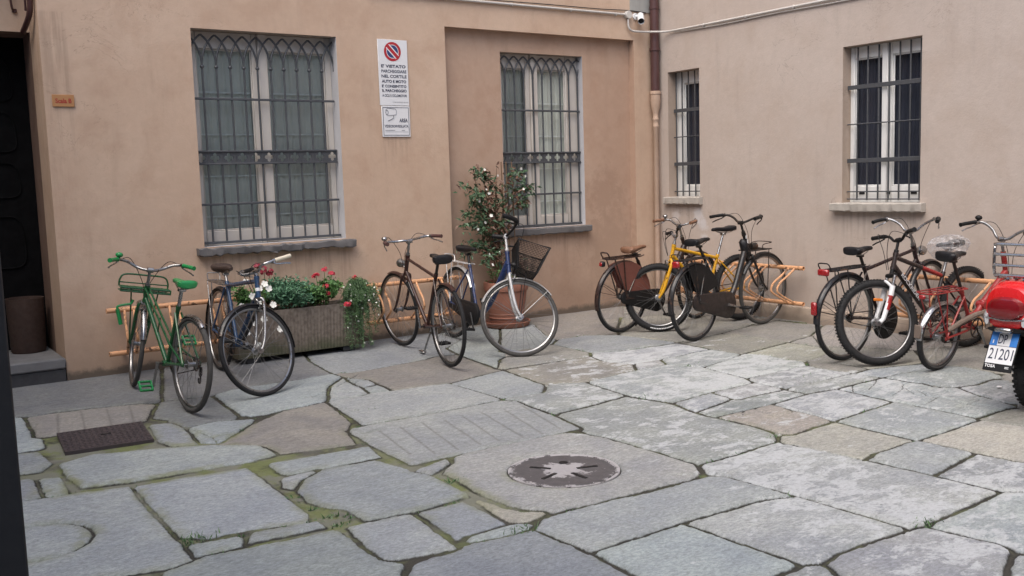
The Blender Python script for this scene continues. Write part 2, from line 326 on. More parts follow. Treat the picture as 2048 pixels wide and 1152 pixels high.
# ------------------------------------------------------------------ ground shape (falls gently away from both walls)
def gzv(x, y):
    a = np.maximum(8.42-np.asarray(y, float), 0); b = np.maximum(7.84-np.asarray(x, float), 0); k = 8.0
    return -0.022*np.maximum(-np.log(np.exp(-k*a/4)+np.exp(-k*b/4)+np.exp(-k*3.6/4))*4/k, 0)
def gz(x, y): return float(gzv(x, y))
PAVE = [('D',0,2,[(0.86,8.64),(0.97,8.54),(1.41,8.5),(2.17,8.54),(1.81,7.2),(1.54,7.29),(1.22,7.37),(0.92,7.34),(0.77,7.42),(0.69,7.45)]),('D',0,2,[(2.17,8.54),(2.99,8.66),(3.49,8.79),(3.24,7.86),(3.19,7.27),(2.85,7.22),(2.33,7.31),(2.16,7.14),(1.81,7.2)]),('G',1,2,[(3.49,8.79),(4.76,8.52),(4.8,8.34),(4.82,7.9),(4.47,7.61),(4.41,7.32),(4.19,7.35),(4.06,7.29),(3.35,7.21),(3.19,7.27),(3.24,7.86)]),('G',0,1,[(2.16,7.14),(2.85,7.22),(3.19,7.27),(3.2,7.1),(2.96,6.83),(2.88,6.66),(2.77,6.44),(2.43,6.4),(2.12,6.41)]),('B',1,2,[(3.35,7.21),(4.06,7.29),(4.19,7.35),(4.41,7.32),(4.34,6.59),(4.36,6.51),(3.75,6.37),(3.3,6.42),(3.31,6.69),(3.32,6.88),(3.2,7.1),(3.19,7.27)]),('G',0,1,[(3.19,7.27),(3.35,7.21),(3.2,7.1),(3.32,6.88),(3.16,6.83),(3.2,7.1)]),('G',0,1,[(3.16,6.83),(3.32,6.88),(3.31,6.69),(3.16,6.65)]),('G',0,1,[(3.16,6.65),(3.31,6.69),(3.3,6.42),(3.12,6.46)]),('G',0,1,[(3.2,7.1),(3.16,6.83),(3.16,6.65),(3.12,6.46),(3.03,6.42),(2.77,6.44),(2.88,6.66),(2.96,6.83)]),('K',2,2,[(2.77,6.44),(3.03,6.42),(3.12,6.46),(3.3,6.42),(3.75,6.37),(3.79,5.68),(3.3,5.65),(2.73,5.69)]),('G',1,2,[(3.75,6.37),(4.36,6.51),(4.3,5.97),(4.11,5.64),(3.79,5.68)]),('K',1,0,[(2.56,5.62),(3.13,5.64),(3.7,5.64),(3.85,5.59),(3.74,4.74),(3.21,4.74),(2.53,4.74),(2.53,5.2)]),('B',0,0,[(2.42,6.36),(2.74,6.4),(2.64,5.81),(2.52,5.6),(2.45,5.33),(2.02,5.42),(2.0,5.62),(1.79,5.84),(2.09,6.13)]),('G',0,0,[(1.92,6.39),(2.16,6.28),(1.96,6.01),(1.81,5.87),(1.71,5.95),(1.74,6.32)]),('D',0,1,[(1.81,7.2),(2.16,7.14),(2.12,6.41),(1.74,6.39),(1.7,6.52),(1.75,6.65),(1.66,6.78)]),('B',0,0,[(0.92,7.31),(1.3,7.29),(1.66,7.21),(1.73,7.13),(1.57,6.75),(1.5,6.69),(0.9,6.74)]),('G',0,0,[(1.57,6.55),(1.7,6.52),(1.72,6.31),(1.69,5.93),(1.56,5.96),(1.52,6.11),(1.54,6.35)]),('G',0,1,[(0.77,7.42),(0.92,7.34),(0.87,6.48),(0.74,6.47),(0.59,6.54)]),('G',0,0,[(0.92,6.0),(1.11,6.07),(1.55,5.93),(1.99,5.68),(1.99,5.42),(1.82,5.38),(1.18,5.43),(0.94,5.49),(0.92,5.68)]),('G',0,0,[(0.58,6.45),(0.85,6.34),(0.87,6.07),(0.8,5.95),(0.7,5.97),(0.54,6.04)]),('G',0,0,[(0.52,5.89),(0.68,5.82),(0.76,5.8),(0.73,5.45),(0.64,5.45),(0.48,5.5)]),('G',0,0,[(0.77,5.8),(0.87,5.75),(0.85,5.42),(0.74,5.45)]),('S',0,0,[(0.47,5.48),(0.64,5.4),(0.91,5.37),(1.13,5.32),(1.12,4.66),(1.11,4.13),(1.02,4.1),(0.75,4.17),(0.47,4.12),(0.33,4.15)]),('G',0,0,[(1.17,5.3),(1.37,5.3),(1.75,5.26),(1.75,5.08),(1.73,4.35),(1.69,4.24),(1.43,4.33),(1.26,4.34),(1.16,4.43),(1.15,4.72)]),('G',0,0,[(1.89,5.24),(2.48,5.2),(2.44,4.99),(2.11,4.98),(1.9,5.01),(1.88,5.1)]),('G',0,0,[(2.08,4.94),(2.38,4.9),(2.48,4.49),(2.48,4.07),(2.15,4.04),(1.93,4.09),(1.92,4.28),(1.84,4.4),(1.82,4.5),(1.85,4.74),(1.93,4.86)]),('G',0,0,[(1.85,4.93),(2.07,4.99),(1.91,4.84),(1.84,4.75),(1.81,4.81)]),('S',0,0,[(1.82,4.04),(2.12,4.02),(2.07,3.52),(1.81,3.57),(1.76,3.6),(1.8,3.87)]),('G',0,0,[(2.18,4.01),(2.41,3.99),(2.41,3.61),(2.17,3.6),(2.14,3.6)]),('G',0,0,[(1.16,4.29),(1.39,4.24),(1.35,4.15),(1.14,4.15)]),('G',0,0,[(1.4,4.24),(1.72,4.2),(1.72,4.12),(1.37,4.16)]),('S',0,1,[(1.01,4.02),(1.17,4.08),(1.45,4.02),(1.73,4.0),(1.74,3.87),(1.76,3.4),(1.68,3.14),(0.83,3.7)]),('S',0,1,[(1.76,3.4),(2.05,3.45),(2.14,3.52),(2.34,3.48),(2.46,3.49),(2.49,3.1),(2.46,2.69),(1.63,3.01),(1.68,3.14)]),('G',0,0,[(2.47,4.6),(2.7,4.66),(2.69,4.61),(2.52,4.51)]),('E',1,1,[(2.62,4.5),(2.86,4.71),(3.19,4.7),(3.54,4.68),(3.71,4.44),(3.73,3.68),(3.52,3.58),(3.24,3.61),(2.67,3.63),(2.58,3.82)]),('G',0,1,[(2.18,3.6),(2.4,3.6),(2.52,3.54),(2.46,3.49),(2.34,3.48),(2.14,3.52)]),('Y',0,0,[(2.48,3.96),(2.51,3.8),(2.54,3.68),(2.63,3.63),(2.5,3.58),(2.44,3.64)]),('K',1,2,[(2.52,3.54),(2.84,3.52),(3.33,3.46),(3.69,3.46),(3.72,3.02),(3.54,3.08),(3.03,3.11),(2.49,3.1),(2.46,3.49)]),('G',1,2,[(2.49,3.1),(3.03,3.11),(3.04,3.09),(3.07,2.46),(2.88,2.45),(2.46,2.69)]),('K',3,2,[(3.03,3.11),(3.54,3.08),(3.72,3.02),(3.74,2.42),(3.27,2.45),(3.15,2.42),(3.07,2.46)]),('K',4,2,[(3.73,3.68),(4.4,3.71),(4.46,3.16),(4.49,2.78),(4.5,2.42),(3.82,2.4),(3.74,2.42),(3.72,3.02),(3.69,3.46)]),('K',2,2,[(3.83,5.09),(4.52,5.18),(4.61,4.8),(4.54,4.52),(4.54,4.34),(4.56,4.04),(4.4,3.71),(3.73,3.68),(3.71,4.44)]),('K',3,2,[(3.79,5.68),(4.11,5.64),(4.39,5.81),(4.57,5.7),(4.56,5.59),(4.52,5.18),(3.83,5.09)]),('B',2,2,[(4.36,6.51),(4.89,6.49),(5.25,6.47),(5.19,6.25),(5.29,5.97),(5.15,5.77),(4.57,5.7),(4.39,5.81),(4.3,5.97)]),('K',4,2,[(4.57,5.7),(5.15,5.77),(5.47,5.77),(5.6,5.48),(5.54,4.97),(5.46,4.83),(5.02,4.83),(4.61,4.8),(4.52,5.18),(4.56,5.59)]),('K',3,1,[(5.25,6.47),(5.35,6.6),(5.57,6.48),(6.22,6.4),(6.2,5.97),(5.59,5.96),(5.29,5.97),(5.19,6.25)]),('K',3,1,[(5.29,5.97),(5.59,5.96),(5.47,5.77),(5.15,5.77)]),('K',3,2,[(5.59,5.96),(6.2,5.97),(6.21,5.62),(6.12,5.58),(5.6,5.48),(5.47,5.77)]),('K',4,2,[(5.6,5.48),(6.12,5.58),(6.21,5.62),(6.31,5.43),(6.27,5.17),(6.3,5.03),(6.2,4.93),(5.54,4.97)]),('Y',2,2,[(6.21,5.62),(6.88,5.68),(6.9,5.35),(6.77,5.13),(6.3,5.03),(6.27,5.17),(6.31,5.43)]),('B',1,2,[(6.22,6.4),(6.81,6.43),(6.85,6.17),(6.88,5.68),(6.88,5.69),(6.21,5.62),(6.2,5.97)]),('B',1,2,[(6.81,6.43),(7.39,6.53),(7.71,6.5),(7.8,6.0),(7.76,6.0),(7.28,5.74),(6.88,5.68),(6.85,6.17)]),('B',1,2,[(6.78,7.84),(7.45,7.41),(7.3,6.9),(7.39,6.53),(6.81,6.43),(6.22,6.4),(6.1,7.07),(6.24,7.27)]),('B',1,2,[(6.88,10.3),(7.77,8.99),(6.78,7.84),(6.24,7.27),(6.1,7.07),(5.82,7.29),(5.5,7.29),(5.54,7.53)]),('G',1,2,[(5.31,7.12),(5.5,7.29),(5.82,7.29),(6.1,7.07),(6.22,6.4),(5.57,6.48),(5.35,6.6),(5.25,6.47),(5.35,6.6),(5.33,7.1)]),('B',1,2,[(4.54,6.84),(5.31,7.12),(5.33,7.1),(5.35,6.6),(5.25,6.47),(4.89,6.49),(4.36,6.51),(4.34,6.59)]),('G',1,2,[(5.43,8.15),(6.02,8.11),(6.42,8.46),(6.98,8.43),(6.78,7.84),(6.24,7.27),(5.82,7.29),(5.5,7.29),(5.31,7.12),(4.76,7.16)]),('G',1,2,[(4.8,8.34),(5.39,8.36),(5.57,8.36),(5.43,8.15),(4.76,7.16),(4.54,6.84),(4.36,6.51),(4.34,6.59),(4.41,7.32),(4.47,7.61)]),('G',2,2,[(6.3,5.03),(6.2,4.93),(6.19,4.76),(6.21,4.51),(5.45,4.54),(5.48,4.59),(5.46,4.83),(5.54,4.97)]),('K',3,2,[(4.61,4.8),(5.02,4.83),(4.99,4.6),(5.02,4.56),(4.99,4.6),(4.54,4.52)]),('K',3,2,[(5.02,4.83),(5.46,4.83),(5.48,4.59),(5.45,4.54),(5.02,4.56),(4.99,4.6)]),('K',3,2,[(4.54,4.52),(4.99,4.6),(5.02,4.56),(5.45,4.54),(5.45,4.34),(5.05,4.31),(4.54,4.34)]),('K',2,2,[(5.45,4.54),(6.21,4.51),(6.23,4.29),(6.23,4.28),(5.72,4.29),(5.45,4.34)]),('K',3,2,[(5.05,4.31),(5.45,4.34),(5.72,4.29),(5.67,3.8),(5.47,3.79),(4.99,3.77),(5.02,3.92)]),('Y',2,2,[(4.54,4.34),(5.05,4.31),(5.02,3.92),(4.99,3.77),(4.58,3.74),(4.56,4.04)]),('K',1,2,[(4.99,3.77),(5.47,3.79),(5.67,3.8),(5.67,3.4),(5.65,3.21),(5.62,3.18),(4.98,3.18)]),('Y',1,2,[(4.4,3.71),(4.58,3.74),(4.99,3.77),(4.98,3.18),(4.91,3.2),(4.61,3.2),(4.46,3.16),(4.26,3.18)]),('Y',0,2,[(4.98,3.18),(5.62,3.18),(5.65,3.21),(5.62,3.18),(5.67,2.93),(5.73,2.66),(5.2,2.4),(5.01,2.59),(4.99,2.84)]),('B',1,2,[(5.65,3.21),(6.0,3.21),(6.1,3.01),(6.08,2.77),(5.73,2.66),(5.67,2.93),(5.62,3.18)]),('K',2,2,[(4.46,3.16),(4.61,3.2),(4.91,3.2),(4.98,3.18),(4.99,2.84),(4.49,2.78)]),('K',4,2,[(4.49,2.78),(4.99,2.84),(5.01,2.59),(5.03,2.16),(4.58,2.18),(4.57,2.35),(4.5,2.42)]),('K',3,2,[(3.74,2.42),(3.82,2.4),(4.5,2.42),(4.57,2.35),(4.58,2.18),(4.56,2.06),(4.11,1.78),(3.85,1.97),(3.87,2.06),(3.82,2.4)]),('K',2,2,[(3.15,2.42),(3.27,2.45),(3.74,2.42),(3.82,2.4),(3.87,2.06),(3.79,2.0),(3.68,1.95),(3.44,1.84),(3.02,2.17)]),('G',2,1,[(2.88,2.45),(3.07,2.46),(3.15,2.42),(3.02,2.17),(2.95,2.13),(2.68,2.34)]),('K',2,2,[(3.79,2.0),(3.85,1.97),(4.11,1.78),(3.65,1.56),(3.36,1.8),(3.44,1.84),(3.68,1.95)]),('K',2,2,[(5.72,4.29),(6.23,4.28),(6.23,4.29),(6.24,4.02),(6.26,3.98),(6.13,3.83),(6.32,3.75),(6.2,3.51),(6.12,3.27),(6.0,3.21),(5.65,3.21),(5.67,3.4),(5.67,3.8)]),('G',2,2,[(6.21,4.51),(6.42,4.52),(6.85,4.36),(6.93,4.38),(6.85,4.36),(6.71,4.23),(6.23,4.28),(6.23,4.29)]),('G',1,2,[(6.23,4.28),(6.71,4.23),(6.88,4.13),(6.93,4.04),(6.88,3.78),(6.71,3.7),(6.46,3.69),(6.32,3.75),(6.26,3.98),(6.24,4.02)]),('G',2,2,[(6.32,3.75),(6.46,3.69),(6.71,3.7),(6.6,3.46),(6.49,3.2),(6.12,3.27),(6.2,3.51)]),('B',1,2,[(6.3,5.03),(6.44,4.8),(6.42,4.52),(6.21,4.51),(6.19,4.76),(6.2,4.93)]),('B',1,2,[(7.12,4.98),(7.26,4.67),(6.93,4.38),(6.85,4.36),(6.42,4.52),(6.44,4.8),(6.2,4.93),(6.3,5.03),(6.27,5.17),(6.77,5.13),(6.9,5.35)]),('B',0,2,[(7.26,4.67),(7.76,4.49),(7.75,4.04),(7.43,3.6),(6.88,3.78),(6.93,4.04),(6.88,4.13),(6.85,4.36),(6.93,4.38)]),('B',0,2,[(7.28,5.74),(7.76,6.0),(7.8,6.0),(8.28,5.69),(8.26,5.17),(8.44,4.52),(7.75,4.04),(7.76,4.49),(7.26,4.67),(7.12,4.98),(6.9,5.35)]),('B',0,2,[(7.71,6.5),(7.8,6.0),(8.05,5.55),(8.26,5.17),(8.02,4.93),(7.45,5.34),(6.77,5.13),(6.9,5.35),(6.88,5.68),(6.88,5.69),(7.28,5.74),(7.76,6.0)])]
CRACKS = [[(6.18,4.08),(6.06,3.99),(5.81,3.91)],[(6.14,4.26),(5.85,4.12),(5.75,4.1)],[(5.88,4.27),(5.73,4.16)],[(6.06,3.99),(6.07,3.89),(5.97,3.75)],[(6.0,3.68),(5.72,3.62)],[(6.0,3.68),(5.93,3.43),(5.68,3.41)],[(5.93,3.43),(5.99,3.31)],[(5.83,3.4),(5.78,3.24)],[(6.1,3.45),(5.93,3.43)],[(6.06,3.98),(5.94,3.81),(5.98,3.65)],[(4.88,4.3),(4.82,4.08),(5.0,4.08)],[(5.0,4.08),(5.06,4.31)],[(4.79,4.32),(4.7,4.23)],[(1.76,6.3),(1.81,6.02),(1.79,5.87)],[(1.81,6.02),(1.99,6.05)],[(2.72,6.59),(2.99,6.78),(3.37,7.14)],[(1.83,5.37),(2.0,5.41)],[(0.95,7.05),(0.83,6.87),(0.8,6.93)],[(6.3,3.95),(6.14,3.65),(6.17,3.49)],[(3.7,3.25),(3.72,3.0),(3.76,2.89)],[(3.51,3.63),(3.73,3.5)],[(2.64,6.62),(2.9,6.7),(3.13,6.49)],[(2.57,5.49),(2.71,5.49)]]
GROOVES = [[(1.12,7.27),(1.03,6.72)],[(1.27,7.25),(1.19,6.71)],[(1.43,7.21),(1.35,6.69)],[(1.58,7.18),(1.49,6.68)],[(2.7,5.48),(2.61,4.9)],[(2.85,5.48),(2.73,4.82)],[(3.01,5.47),(2.88,4.81)],[(3.16,5.43),(3.04,4.81)],[(3.31,5.46),(3.17,4.8)],[(3.46,5.45),(3.33,4.78)],[(3.62,5.41),(3.47,4.77)],[(3.78,5.42),(3.63,4.8)]]
def wobj(name, mb, mt, parent, **k):
    iv = parent.matrix_world.inverted(); mb.tf(lambda p: iv @ Vector(p)); return obj(name, mb, mt, parent, **k)
# ------------------------------------------------------------------ paving
def vnoise(x, y, sc, seed):
    rs = np.random.RandomState(seed); g = rs.rand(64, 64); x = np.asarray(x)*sc+500; y = np.asarray(y)*sc+500
    xi = np.floor(x).astype(int); yi = np.floor(y).astype(int); fx = x-xi; fy = y-yi; fx = fx*fx*(3-2*fx); fy = fy*fy*(3-2*fy)
    G = lambda a, b: g[a % 64, b % 64]
    return (G(xi, yi)*(1-fx)+G(xi+1, yi)*fx)*(1-fy)+(G(xi, yi+1)*(1-fx)+G(xi+1, yi+1)*fx)*fy-.5
def segdist(px, py, a, b):
    ax, ay = a; bx, by = b; dx, dy = bx-ax, by-ay; L = dx*dx+dy*dy+1e-12
    t = np.clip(((px-ax)*dx+(py-ay)*dy)/L, 0, 1); return np.hypot(px-ax-t*dx, py-ay-t*dy)
STONE = {'D': (.165, .174, .178), 'G': (.285, .308, .318), 'S': (.27, .292, .302), 'K': (.285, .302, .308), 'B': (.255, .245, .228), 'Y': (.32, .31, .275), 'E': (.28, .292, .295)}
def build_paving():
    x0, x1, y0, y1, st = -.7, 7.86, 1.45, 8.5, .0095
    nx = int((x1-x0)/st)+1; ny = int((y1-y0)/st)+1
    gx = np.linspace(x0, x1, nx); gy = np.linspace(y0, y1, ny)
    X, Y = [q.ravel() for q in np.meshgrid(gx, gy)]
    wx = X+.008*vnoise(X, Y, 4, 1)+.009*vnoise(X, Y, 19, 2)+.008*vnoise(X, Y, 45, 5); wy = Y+.008*vnoise(X, Y, 4, 3)+.009*vnoise(X, Y, 19, 4)+.008*vnoise(X, Y, 45, 6)
    N = len(X); k1 = np.full(N, 9e3); k2 = np.full(N, 9e3); d1 = np.full(N, 9.); d2 = np.full(N, 9.); ident = np.full(N, -1)
    for k, (c, w, g, P) in enumerate(PAVE):
        P = np.array(P); pad = .35
        ii = np.where((wx > P[:, 0].min()-pad) & (wx < P[:, 0].max()+pad) & (wy > P[:, 1].min()-pad) & (wy < P[:, 1].max()+pad))[0]
        if not len(ii): continue
        px, py = wx[ii], wy[ii]; d = np.full(len(ii), 9.); ins = np.zeros(len(ii), bool)
        for i in range(len(P)):
            a, b = P[i], P[(i+1) % len(P)]; d = np.minimum(d, segdist(px, py, a, b))
            cond = ((a[1] > py) != (b[1] > py)); ins ^= cond & (px < (b[0]-a[0])*(py-a[1])/(b[1]-a[1]+1e-12)+a[0])
        d = np.where(ins, -d, d); key = np.where(ins, -1000.+k, d); near = key < k1[ii]; nxt = ~near & (key < k2[ii])
        k2[ii] = np.where(near, k1[ii], np.where(nxt, key, k2[ii])); d2[ii] = np.where(near, d1[ii], np.where(nxt, d, d2[ii]))
        k1[ii] = np.where(near, key, k1[ii]); d1[ii] = np.where(near, d, d1[ii]); ident[ii] = np.where(near, k, ident[ii])
    gcl = np.array([p[2] for p in PAVE]+[1])[ident]
    gap = np.where(gcl > 0, .0135, .011); grow = np.where(gcl > 0, .045, .013)
    s = np.minimum(np.where(d2 < 0, -d1, (d2-d1)*.5)-gap, grow-d1)
    # plain coursed slabs wherever nothing was recorded
    far = d1 > .05
    row = np.floor(wy/.62); cx = wx+row*.37; col_ = np.floor(cx/.95)
    fs = np.minimum(np.minimum(cx-col_*.95, col_*.95+.95-cx), np.minimum(wy-row*.62, row*.62+.62-wy))-.012
    h = (np.sin(row*12.9898+col_*78.233)*43758.5453) % 1.0
    useF = far & ((X > 4.2) | (Y < 3.0) | (d1 > .25))
    s = np.where(useF, np.minimum(fs, d1-.045), s)
    for c in CRACKS:
        for a, b in zip(c[:-1], c[1:]):
            ii = np.where((np.abs(wx-a[0]) < 1.2) & (np.abs(wy-a[1]) < 1.2))[0]; s[ii] = np.minimum(s[ii], segdist(wx[ii], wy[ii], a, b)-.003)
    dc = np.abs(np.hypot(wx-.60, wy-4.76)-.24)-.006; s = np.minimum(s, dc)
    dm = np.hypot(X-MAN[0], Y-MAN[1]); s = np.where(dm < .42, np.minimum(s, np.maximum(dm-MAN[2]-.004, -.02)), s)
    grv = np.zeros(N)
    for c in GROOVES: grv = np.maximum(grv, np.clip(1-segdist(X, Y, c[0], c[1])/.013, 0, 1))
    rs = np.random.RandomState(3); nP = len(PAVE)
    tint = np.array([np.array(STONE[p[0]])*(.86+.28*rs.rand())*(1+.05*(rs.rand(3)-.5)) for p in PAVE]+[np.array((.25, .24, .225))])
    white = np.array([p[1]*.25 for p in PAVE]+[.3]); tilt = (rs.rand(nP+1, 2)-.5)*.012; lift = (rs.rand(nP+1)-.5)*.008
    idx = np.where(useF, nP, ident)
    T = tint[idx]*np.where(useF, .8+.4*h, 1.0)[:, None]
    cen = np.array([np.mean(p[3], 0) for p in PAVE]+[[0, 0]])
    hz = np.where(useF, (h-.5)*.008, lift[idx]+tilt[idx, 0]*(X-cen[idx, 0])+tilt[idx, 1]*(Y-cen[idx, 1]))
    k = np.clip((s+.004)/.016, 0, 1); k = k*k*(3-2*k)
    hz = np.where(dm < .45, hz*np.clip((dm-.33)/.12, 0, 1), hz)
    edge = np.clip(np.minimum(8.36-Y, 7.78-X)/.1, 0, 1)
    Z = gzv(X, Y)+hz*edge*k+.003*vnoise(X, Y, 9, 8)-.016*(1-k)-.003*grv
    moss = np.clip(1.25-np.hypot((X-1.1)/1.5, (Y-5.3)/1.25), 0, 1)+.75*np.clip(1-np.hypot((X-2.4)/.9, (Y-4.3)/.7), 0, 1)+.16
    moss = np.clip(moss*(.75+1.0*vnoise(X, Y, 3, 11)), 0, 1)
    wet = np.clip(1-np.abs(Y-8.2)/.9, 0, 1)*.6
    V = np.stack([X, Y, Z], 1)
    i = np.arange(nx*ny).reshape(ny, nx); F = np.stack([i[:-1, :-1], i[:-1, 1:], i[1:, 1:], i[1:, :-1]], -1).reshape(-1, 4)
    # outer sheet: coarse continuation of the same ground
    me = bpy.data.meshes.new('courtyard_paving')
    ex = np.concatenate([np.arange(-14, x0, .5), gx[::57], [x1], np.arange(x1+.5, 14, .5)]); ex = np.unique(np.round(ex, 4))
    ey = np.concatenate([np.arange(-14, y0, .5), gy[::57], [y1], np.arange(y1+.5, 12, .5)]); ey = np.unique(np.round(ey, 4))
    EX, EY = np.meshgrid(ex, ey); n0 = len(V); EV = np.stack([EX.ravel(), EY.ravel(), gzv(EX.ravel(), EY.ravel())], 1)
    j = np.arange(len(ex)*len(ey)).reshape(len(ey), len(ex)); EF = np.stack([j[:-1, :-1], j[:-1, 1:], j[1:, 1:], j[1:, :-1]], -1).reshape(-1, 4)
    cxm = EV[EF][:, :, 0].mean(1); cym = EV[EF][:, :, 1].mean(1)
    EF = EF[~((cxm > x0) & (cxm < x1) & (cym > y0) & (cym < y1))]+n0
    V = np.concatenate([V, EV]); F = np.concatenate([F, EF]); ne = len(EV)
    # nothing stands on the far side of the walls: drop the sheet there
    m_ = V[F].mean(1); F = F[(m_[:, 1] < 8.52) & (m_[:, 0] < 7.9) | (m_[:, 1] < 9.3) & (m_[:, 0] < 1.3)]
    me.vertices.add(len(V)); me.vertices.foreach_set('co', V.astype(np.float32).ravel())
    me.loops.add(F.size); me.loops.foreach_set('vertex_index', F.astype(np.int32).ravel())
    me.polygons.add(len(F)); me.polygons.foreach_set('loop_start', np.arange(0, F.size, 4, dtype=np.int32)); me.polygons.foreach_set('loop_total', np.full(len(F), 4, np.int32))
    me.update(); me.validate()
    def fa(name, a, b): 
        at = me.attributes.new(name, 'FLOAT', 'POINT'); at.data.foreach_set('value', np.concatenate([a, np.full(ne, b)]).astype(np.float32))
    fa('seam', s, .2); fa('white', np.clip(.5*white[idx]+.42*np.clip((X+.35*(5.2-Y)-2.6)/1.8, 0, 1)*np.clip((7.6-X)/1.2, 0, 1)*np.clip((7.3-Y)/1.0, .15, 1)+.35*vnoise(X, Y, 1.3, 41), 0, 1), .2); fa('moss', moss, .1); fa('grv', grv, 0); fa('wet', wet, 0)
    at = me.attributes.new('tint', 'FLOAT_COLOR', 'POINT')
    at.data.foreach_set('color', np.concatenate([np.c_[T, np.ones(N)], np.tile((.2, .205, .205, 1), (ne, 1))]).astype(np.float32).ravel())
    me.shade_smooth()
    t = NT('flagstone'); p = t.pos()
    s_ = t.attr('seam'); tc = t.attr('tint', 'Color'); wh = t.attr('white'); mo = t.attr('moss'); gr = t.attr('grv')
    st1 = t.noise(t.mapv(p, (3, 7, 5)), 3.4, 7, .7, .5); bl = t.noise(p, 2.2, 5, .6, .5); fi = t.noise(t.mapv(p, (1, 1.7, 1)), 38, 8, .75, .3); gn = t.noise(p, 190, 3, .7)
    c = t.mix(.8, tc, t.mix(t.ramp(bl, .3, .7), (.84, .86, .90), (1.10, 1.10, 1.05)), 'MULTIPLY')
    c = t.mix(.6, c, t.mix(t.ramp(st1, .3, .7), (.82, .82, .82), (1.15, 1.15, 1.14)), 'MULTIPLY')
    c = t.mix(.9, c, t.mix(t.ramp(fi, .32, .68), (.70, .70, .70), (1.24, 1.24, 1.24)), 'MULTIPLY')
    c = t.mix(.45, c, t.mix(t.ramp(gn, .3, .7), (.75, .75, .75), (1.25, 1.25, 1.25)), 'MULTIPLY')
    fk = t.ramp(t.noise(t.mapv(p, (1, 1.8, 1)), 26, 5, .7), .66, .72); c = t.mix(t.math('MULTIPLY', fk, .55), c, (.46, .465, .46))
    pk = t.ramp(t.noise(p, 34, 4, .7), .68, .74); c = t.mix(t.math('MULTIPLY', pk, .5), c, (.075, .075, .075))
    wn1 = t.noise(t.mapv(p, (1, 1.6, 1)), 6.0, 10, .74, .3); wn2 = t.noise(p, 1.3, 4, .55, .4)
    wv = t.math('ADD', t.math('MULTIPLY', wn1, .85), t.math('MULTIPLY', wn2, .25))
    thr = t.math('SUBTRACT', .742, t.math('MULTIPLY', wh, .235))
    wm = t.n('MapRange', {'Value': t.math('SUBTRACT', wv, thr), 'From Min': -.015, 'From Max': .045}, interpolation_type='SMOOTHSTEP').outputs[0]
    wm = t.math('MULTIPLY', wm, t.ramp(fi, .30, .60, .30, .92))
    c = t.mix(wm, c, (.47, .49, .50))
    # yellow-green algae film spreading from the joints
    sn = t.math('ADD', s_, t.math('MULTIPLY', t.math('SUBTRACT', t.noise(p, 14, 6, .65), .5), .10))
    al = t.math('MULTIPLY', t.n('MapRange', {'Value': sn, 'From Min': .075, 'From Max': -.005}, interpolation_type='SMOOTHSTEP').outputs[0], t.math('MULTIPLY', mo, .85))
    al = t.math('MULTIPLY', al, t.ramp(t.noise(p, 5, 5, .6), .35, .6))
    c = t.mix(al, c, t.mix(fi, (.13, .145, .065), (.25, .255, .125)))
    c = t.mix(t.math('MULTIPLY', gr, .5), c, (.09, .085, .075))
    jn = t.math('ADD', s_, t.math('MULTIPLY', t.math('SUBTRACT', t.noise(p, 42, 5, .7), .5), .009))
    jm = t.n('MapRange', {'Value': jn, 'From Min': .004, 'From Max': -.0025}, interpolation_type='SMOOTHSTEP').outputs[0]
    mz = t.ramp(t.math('ADD', t.noise(p, 6, 4, .6), t.math('MULTIPLY', mo, .42)), .48, .72)
    jc = t.mix(mz, t.mix(gn, (.022, .021, .017), (.065, .060, .048)), t.mix(fi, (.060, .078, .028), (.235, .26, .11)))
    sandy = t.ramp(t.noise(p, 4.3, 5, .65), .42, .56)
    jc = t.mix(t.math('MULTIPLY', t.math('MULTIPLY', sandy, .72), t.ramp(mo, .1, .5)), jc, t.mix(gn, (.11, .108, .098), (.25, .245, .225)))
    jc = t.mix(t.math('MULTIPLY', t.n('MapRange', {'Value': t.math('ADD', jn, t.math('MULTIPLY', t.noise(p, 4, 4, .6), -.02)), 'From Min': -.030, 'From Max': -.012}, interpolation_type='SMOOTHSTEP').outputs[0], t.ramp(t.noise(p, 3, 4, .6), .38, .55)), jc, t.mix(gn, (.018, .018, .015), (.045, .042, .034)))
    c = t.mix(jm, c, jc)
    t.P(Base_Color=c, Roughness=t.ramp(bl, .3, .7, .62, .86)); t.b.inputs['Specular IOR Level'].default_value = .35
    hh = t.math('ADD', t.math('MULTIPLY', fi, .45), t.math('MULTIPLY', gn, .10)); hh = t.math('ADD', hh, t.math('MULTIPLY', st1, .8)); hh = t.math('SUBTRACT', hh, t.math('MULTIPLY', jm, 1.2))
    t.bump(hh, .6, .009)
    me.materials.append(t.m)
    jj = np.where((s < -.003) & (Y > 2.6) & (X > .2) & (X < 7.6) & (Y < 8.2) & (dm > .34) & (vnoise(X, Y, 1.6, 31)+.5*vnoise(X, Y, 5, 32) > .02))[0]
    jj = rs.choice(jj, 420, replace=False); JOINTS.extend(V[jj].tolist())
    o = bpy.data.objects.new('courtyard_paving', me); COL.objects.link(o); tag(o, kind='structure')
JOINTS = []
MAN = (3.115, 4.095, .305)
build_paving()

